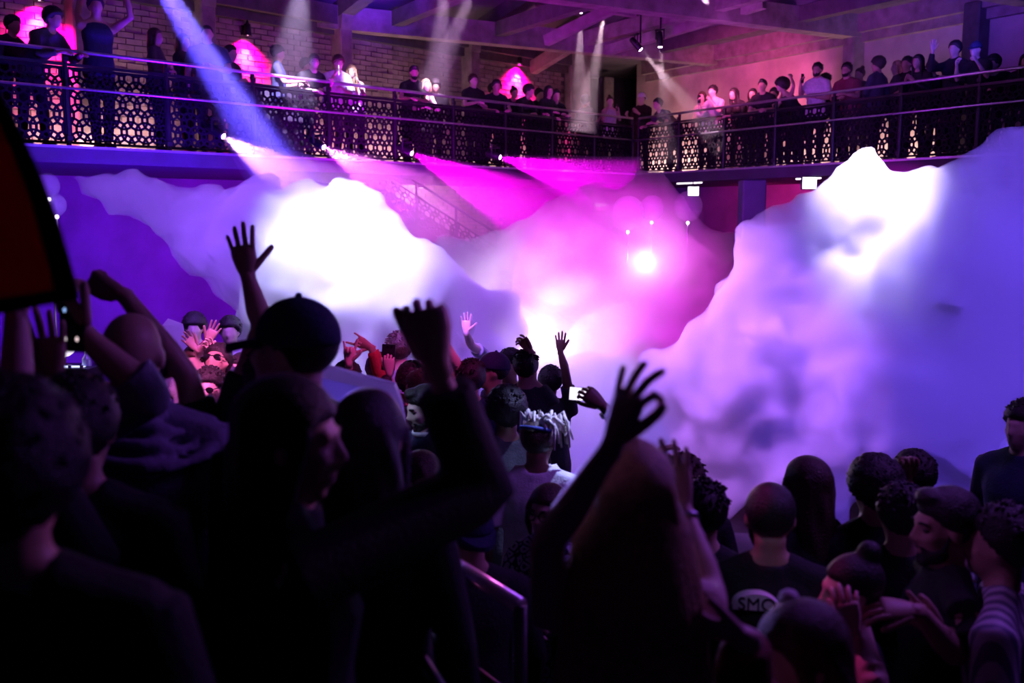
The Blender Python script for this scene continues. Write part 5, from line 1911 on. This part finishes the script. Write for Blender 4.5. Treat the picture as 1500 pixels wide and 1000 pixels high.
MB().prism(PI, lambda u, v: pnl(u, v, 0), lambda u, v: pnl(u, v, .03)).build('sheet', M_panel, pn)
rim = MB()
n = len(PO)
vs_ = [pnl(*p, -.018) for p in PO] + [pnl(*p, -.018) for p in PI] + [pnl(*p, .045) for p in PO] + [pnl(*p, .045) for p in PI]
fs = []
for i in range(n):
    j = (i + 1) % n
    fs += [(i, j, n + j, n + i), (2 * n + j, 2 * n + i, 3 * n + i, 3 * n + j), (j, i, 2 * n + i, 2 * n + j), (n + i, n + j, 3 * n + j, 3 * n + i)]
rim.add(vs_, fs).build('rim', M_rim, pn)
bp_ = at(480, 660, 3.55) - o0
MB().tube([bp_ + UZ * .05, V((bp_.x, bp_.y, -o0.z + .02))], .02, 10).build('pole', M_metal, pn, True)
MB().tube([V((bp_.x, bp_.y, -o0.z)), V((bp_.x, bp_.y, -o0.z + .03))], .22, 20).build('base', M_metal, pn, True)

# white placards at the back left
for (pts, Y, lb) in (([(236, 478), (246, 466), (268, 474), (277, 520), (266, 524), (240, 500)], 7.6, 'crumpled white placard held up right of the bald head'),
                     ([(198, 470), (214, 468), (222, 500), (212, 522), (200, 520)], 7.4, 'white placard edge showing left of the bald head')):
    c = at(pts[0][0], pts[0][1], Y)
    t = thing('placard', lb, 'placard', c)
    MB().prism(pts, lambda u, v: at(u, v, Y + .0012 * ((u * 7) % 13)) - c, lambda u, v: at(u, v, Y + .02 + .0012 * ((u * 7) % 13)) - c).build('board', surf('placard_white', (.85, .85, .9), .8, var=.06), t)
    e = at(sum(p[0] for p in pts) / len(pts), max(p[1] for p in pts), Y) - c
    MB().tube([e + UZ * .05 + V((0, .03, 0)), e + V((0, .03, -c.z - e.z + .0))], .012, 8).build('stick', M_timber, t, True)

# music booth at the left
dj = thing('music_booth', 'black music booth desk with an added warm glow strip on its edge at the left', 'desk', V((at(85, 560, 8.6).x, 8.6, 0)))
MB().box((0, 0, .62), (1.5, .6, 1.24), bevel=.02).build('desk', M_dark, dj)
MB().box((0, -.02, 1.26), (1.56, .66, .04), bevel=.01).build('worktop', M_metal, dj)
MB().box((.12, -.33, 1.275), (.62, .012, .018)).build('glow_strip', glow('strip_glow_gold', (1, .62, .25), 3), dj)  # added glowing strip standing in for golden light on the desk top
xx = dj.location.x


def on_desk(name, label, cat, px, mb_parts):
    p = at(px, 548, 8.5)
    t = thing(name, label, cat, V((p.x, 8.5, 1.281)))
    for nm, mb, m in mb_parts:
        mb.build(nm, m, t)
    return t


on_desk('laptop', 'open laptop with a white and blue screen on the music booth', 'laptop', 45, [
    ('keyboard', MB().box((0, .02, .012), (.34, .24, .022), bevel=.006), M_steel), ('lid', MB().box((0, .16, .14), (.34, .02, .25), rot=Matrix.Rotation(R(-12), 3, 'X'), bevel=.006), M_metal),
    ('screen', MB().box((0, .146, .14), (.31, .004, .22), rot=Matrix.Rotation(R(-12), 3, 'X')), glow('laptop_screen', (.55, .65, 1.0), 1.6))])
on_desk('desk_lamp', 'small white domed lamp glowing on the music booth', 'lamp', 84, [
    ('base', MB().tube([(0, 0, 0), (0, 0, .02)], .06, 14), M_metal), ('stem', MB().tube([(0, 0, .02), (0, 0, .2)], .01, 8), M_metal),
    ('shade', MB().ball((0, 0, .24), (.16, .12, .075), 14, 8), glow('lamp_white', (.9, .8, 1), 1.4))])
on_desk('mixer', 'mixing desk with lit level meters on the music booth', 'mixer', 112, [
    ('case', MB().box((0, 0, .05), (.34, .36, .1), bevel=.01), M_metal), ('display', MB().box((0, -.05, .102), (.2, .08, .004)), glow('mixer_display', (.5, .55, 1), 2)),
    ('knob', MB().tube([(-.1, -.12, .1), (-.1, -.12, .125)], .015, 10), M_steel), ('knob', MB().tube([(0, -.12, .1), (0, -.12, .125)], .015, 10), M_steel), ('knob', MB().tube([(.1, -.12, .1), (.1, -.12, .125)], .015, 10), M_steel)])
on_desk('bottle', 'clear bottle catching white light on the music booth', 'bottle', 128, [
    ('body', MB().tube([(0, 0, 0), (0, 0, .16), (0, 0, .2), (0, 0, .27)], [.04, .04, .016, .015], 12), surf('bottle_glass', (.5, .55, .75), .1, var=.1, bump=0, coat=.8)), ('cap', MB().tube([(0, 0, .27), (0, 0, .29)], .017, 10), M_steel)])

# clear balloons with a small light on a stick
M_ball, N_, L_ = new_mat('balloon_clear')
o_ = N_.new('ShaderNodeOutputMaterial')
b_ = N_.new('ShaderNodeBsdfPrincipled')
b_.inputs['Base Color'].default_value = (.9, .85, 1, 1)
b_.inputs['Roughness'].default_value = .25
b_.inputs['Alpha'].default_value = .13
L_.new(b_.outputs[0], o_.inputs[0])


def balloon(px, py, Y, r, label, stick=.5):
    rr = r * Y / FPX
    c = at(px, py, Y)
    t = thing('balloon', label, 'balloon', c, 'clear balloons on light sticks')
    mb = MB().ball((0, 0, 0), (rr, rr, rr * 1.06), 20, 14)
    mb.tube([(0, 0, -rr * 1.02), (0, 0, -rr * 1.16)], [rr * .14, rr * .05], 8)
    mb.build('skin', M_ball, t, True)
    MB().tube([(0, 0, -rr * 1.14), (0, 0, -rr * 1.14 - stick)], .008, 8).build('stick', M_steel, t, True)
    MB().ball((0, 0, -rr * 1.14), .020, 8, 6).build('light_bead', glow('bead', (1, .9, 1), 6), t, True)


balloon(920, 312, 12.2, 24, 'clear balloon over the pink smoke, left one of the pair below the corner')
balloon(955, 305, 12.3, 18, 'smaller clear balloon beside the left one over the pink smoke')
balloon(1008, 302, 12.2, 21, 'clear balloon below the small white monitor')
balloon(70, 272, 8.8, 17, 'upper lilac balloon half hidden by the flag edge', 1.6)
balloon(82, 300, 8.9, 15, 'lower lilac balloon half hidden by the flag edge', 1.5)
balloon(1483, 658, 6.0, 18, 'clear balloon at the right edge in blue light', 1.2)

# lettering of the shirt print becomes a mesh part of the print
dgx = bpy.context.evaluated_depsgraph_get()
for o in [x for x in bpy.data.objects if x.type == 'FONT']:
    me = bpy.data.meshes.new_from_object(o.evaluated_get(dgx), depsgraph=dgx)
    me.name = 'lettering'
    par, mats, loc = o.parent, [m for m in o.data.materials], o.matrix_basis.copy()
    spec = [q for q in LETTERS if q[0] == o]
    bpy.data.objects.remove(o)
    nw = put('lettering', me, mats or surf('print_black', (.012, .012, .016), .85, var=.1, bump=0), par)
    nw.matrix_basis = loc
    if spec:
        nw.parent = spec[0][1]
        nw.matrix_basis = spec[0][2]
finish_people()
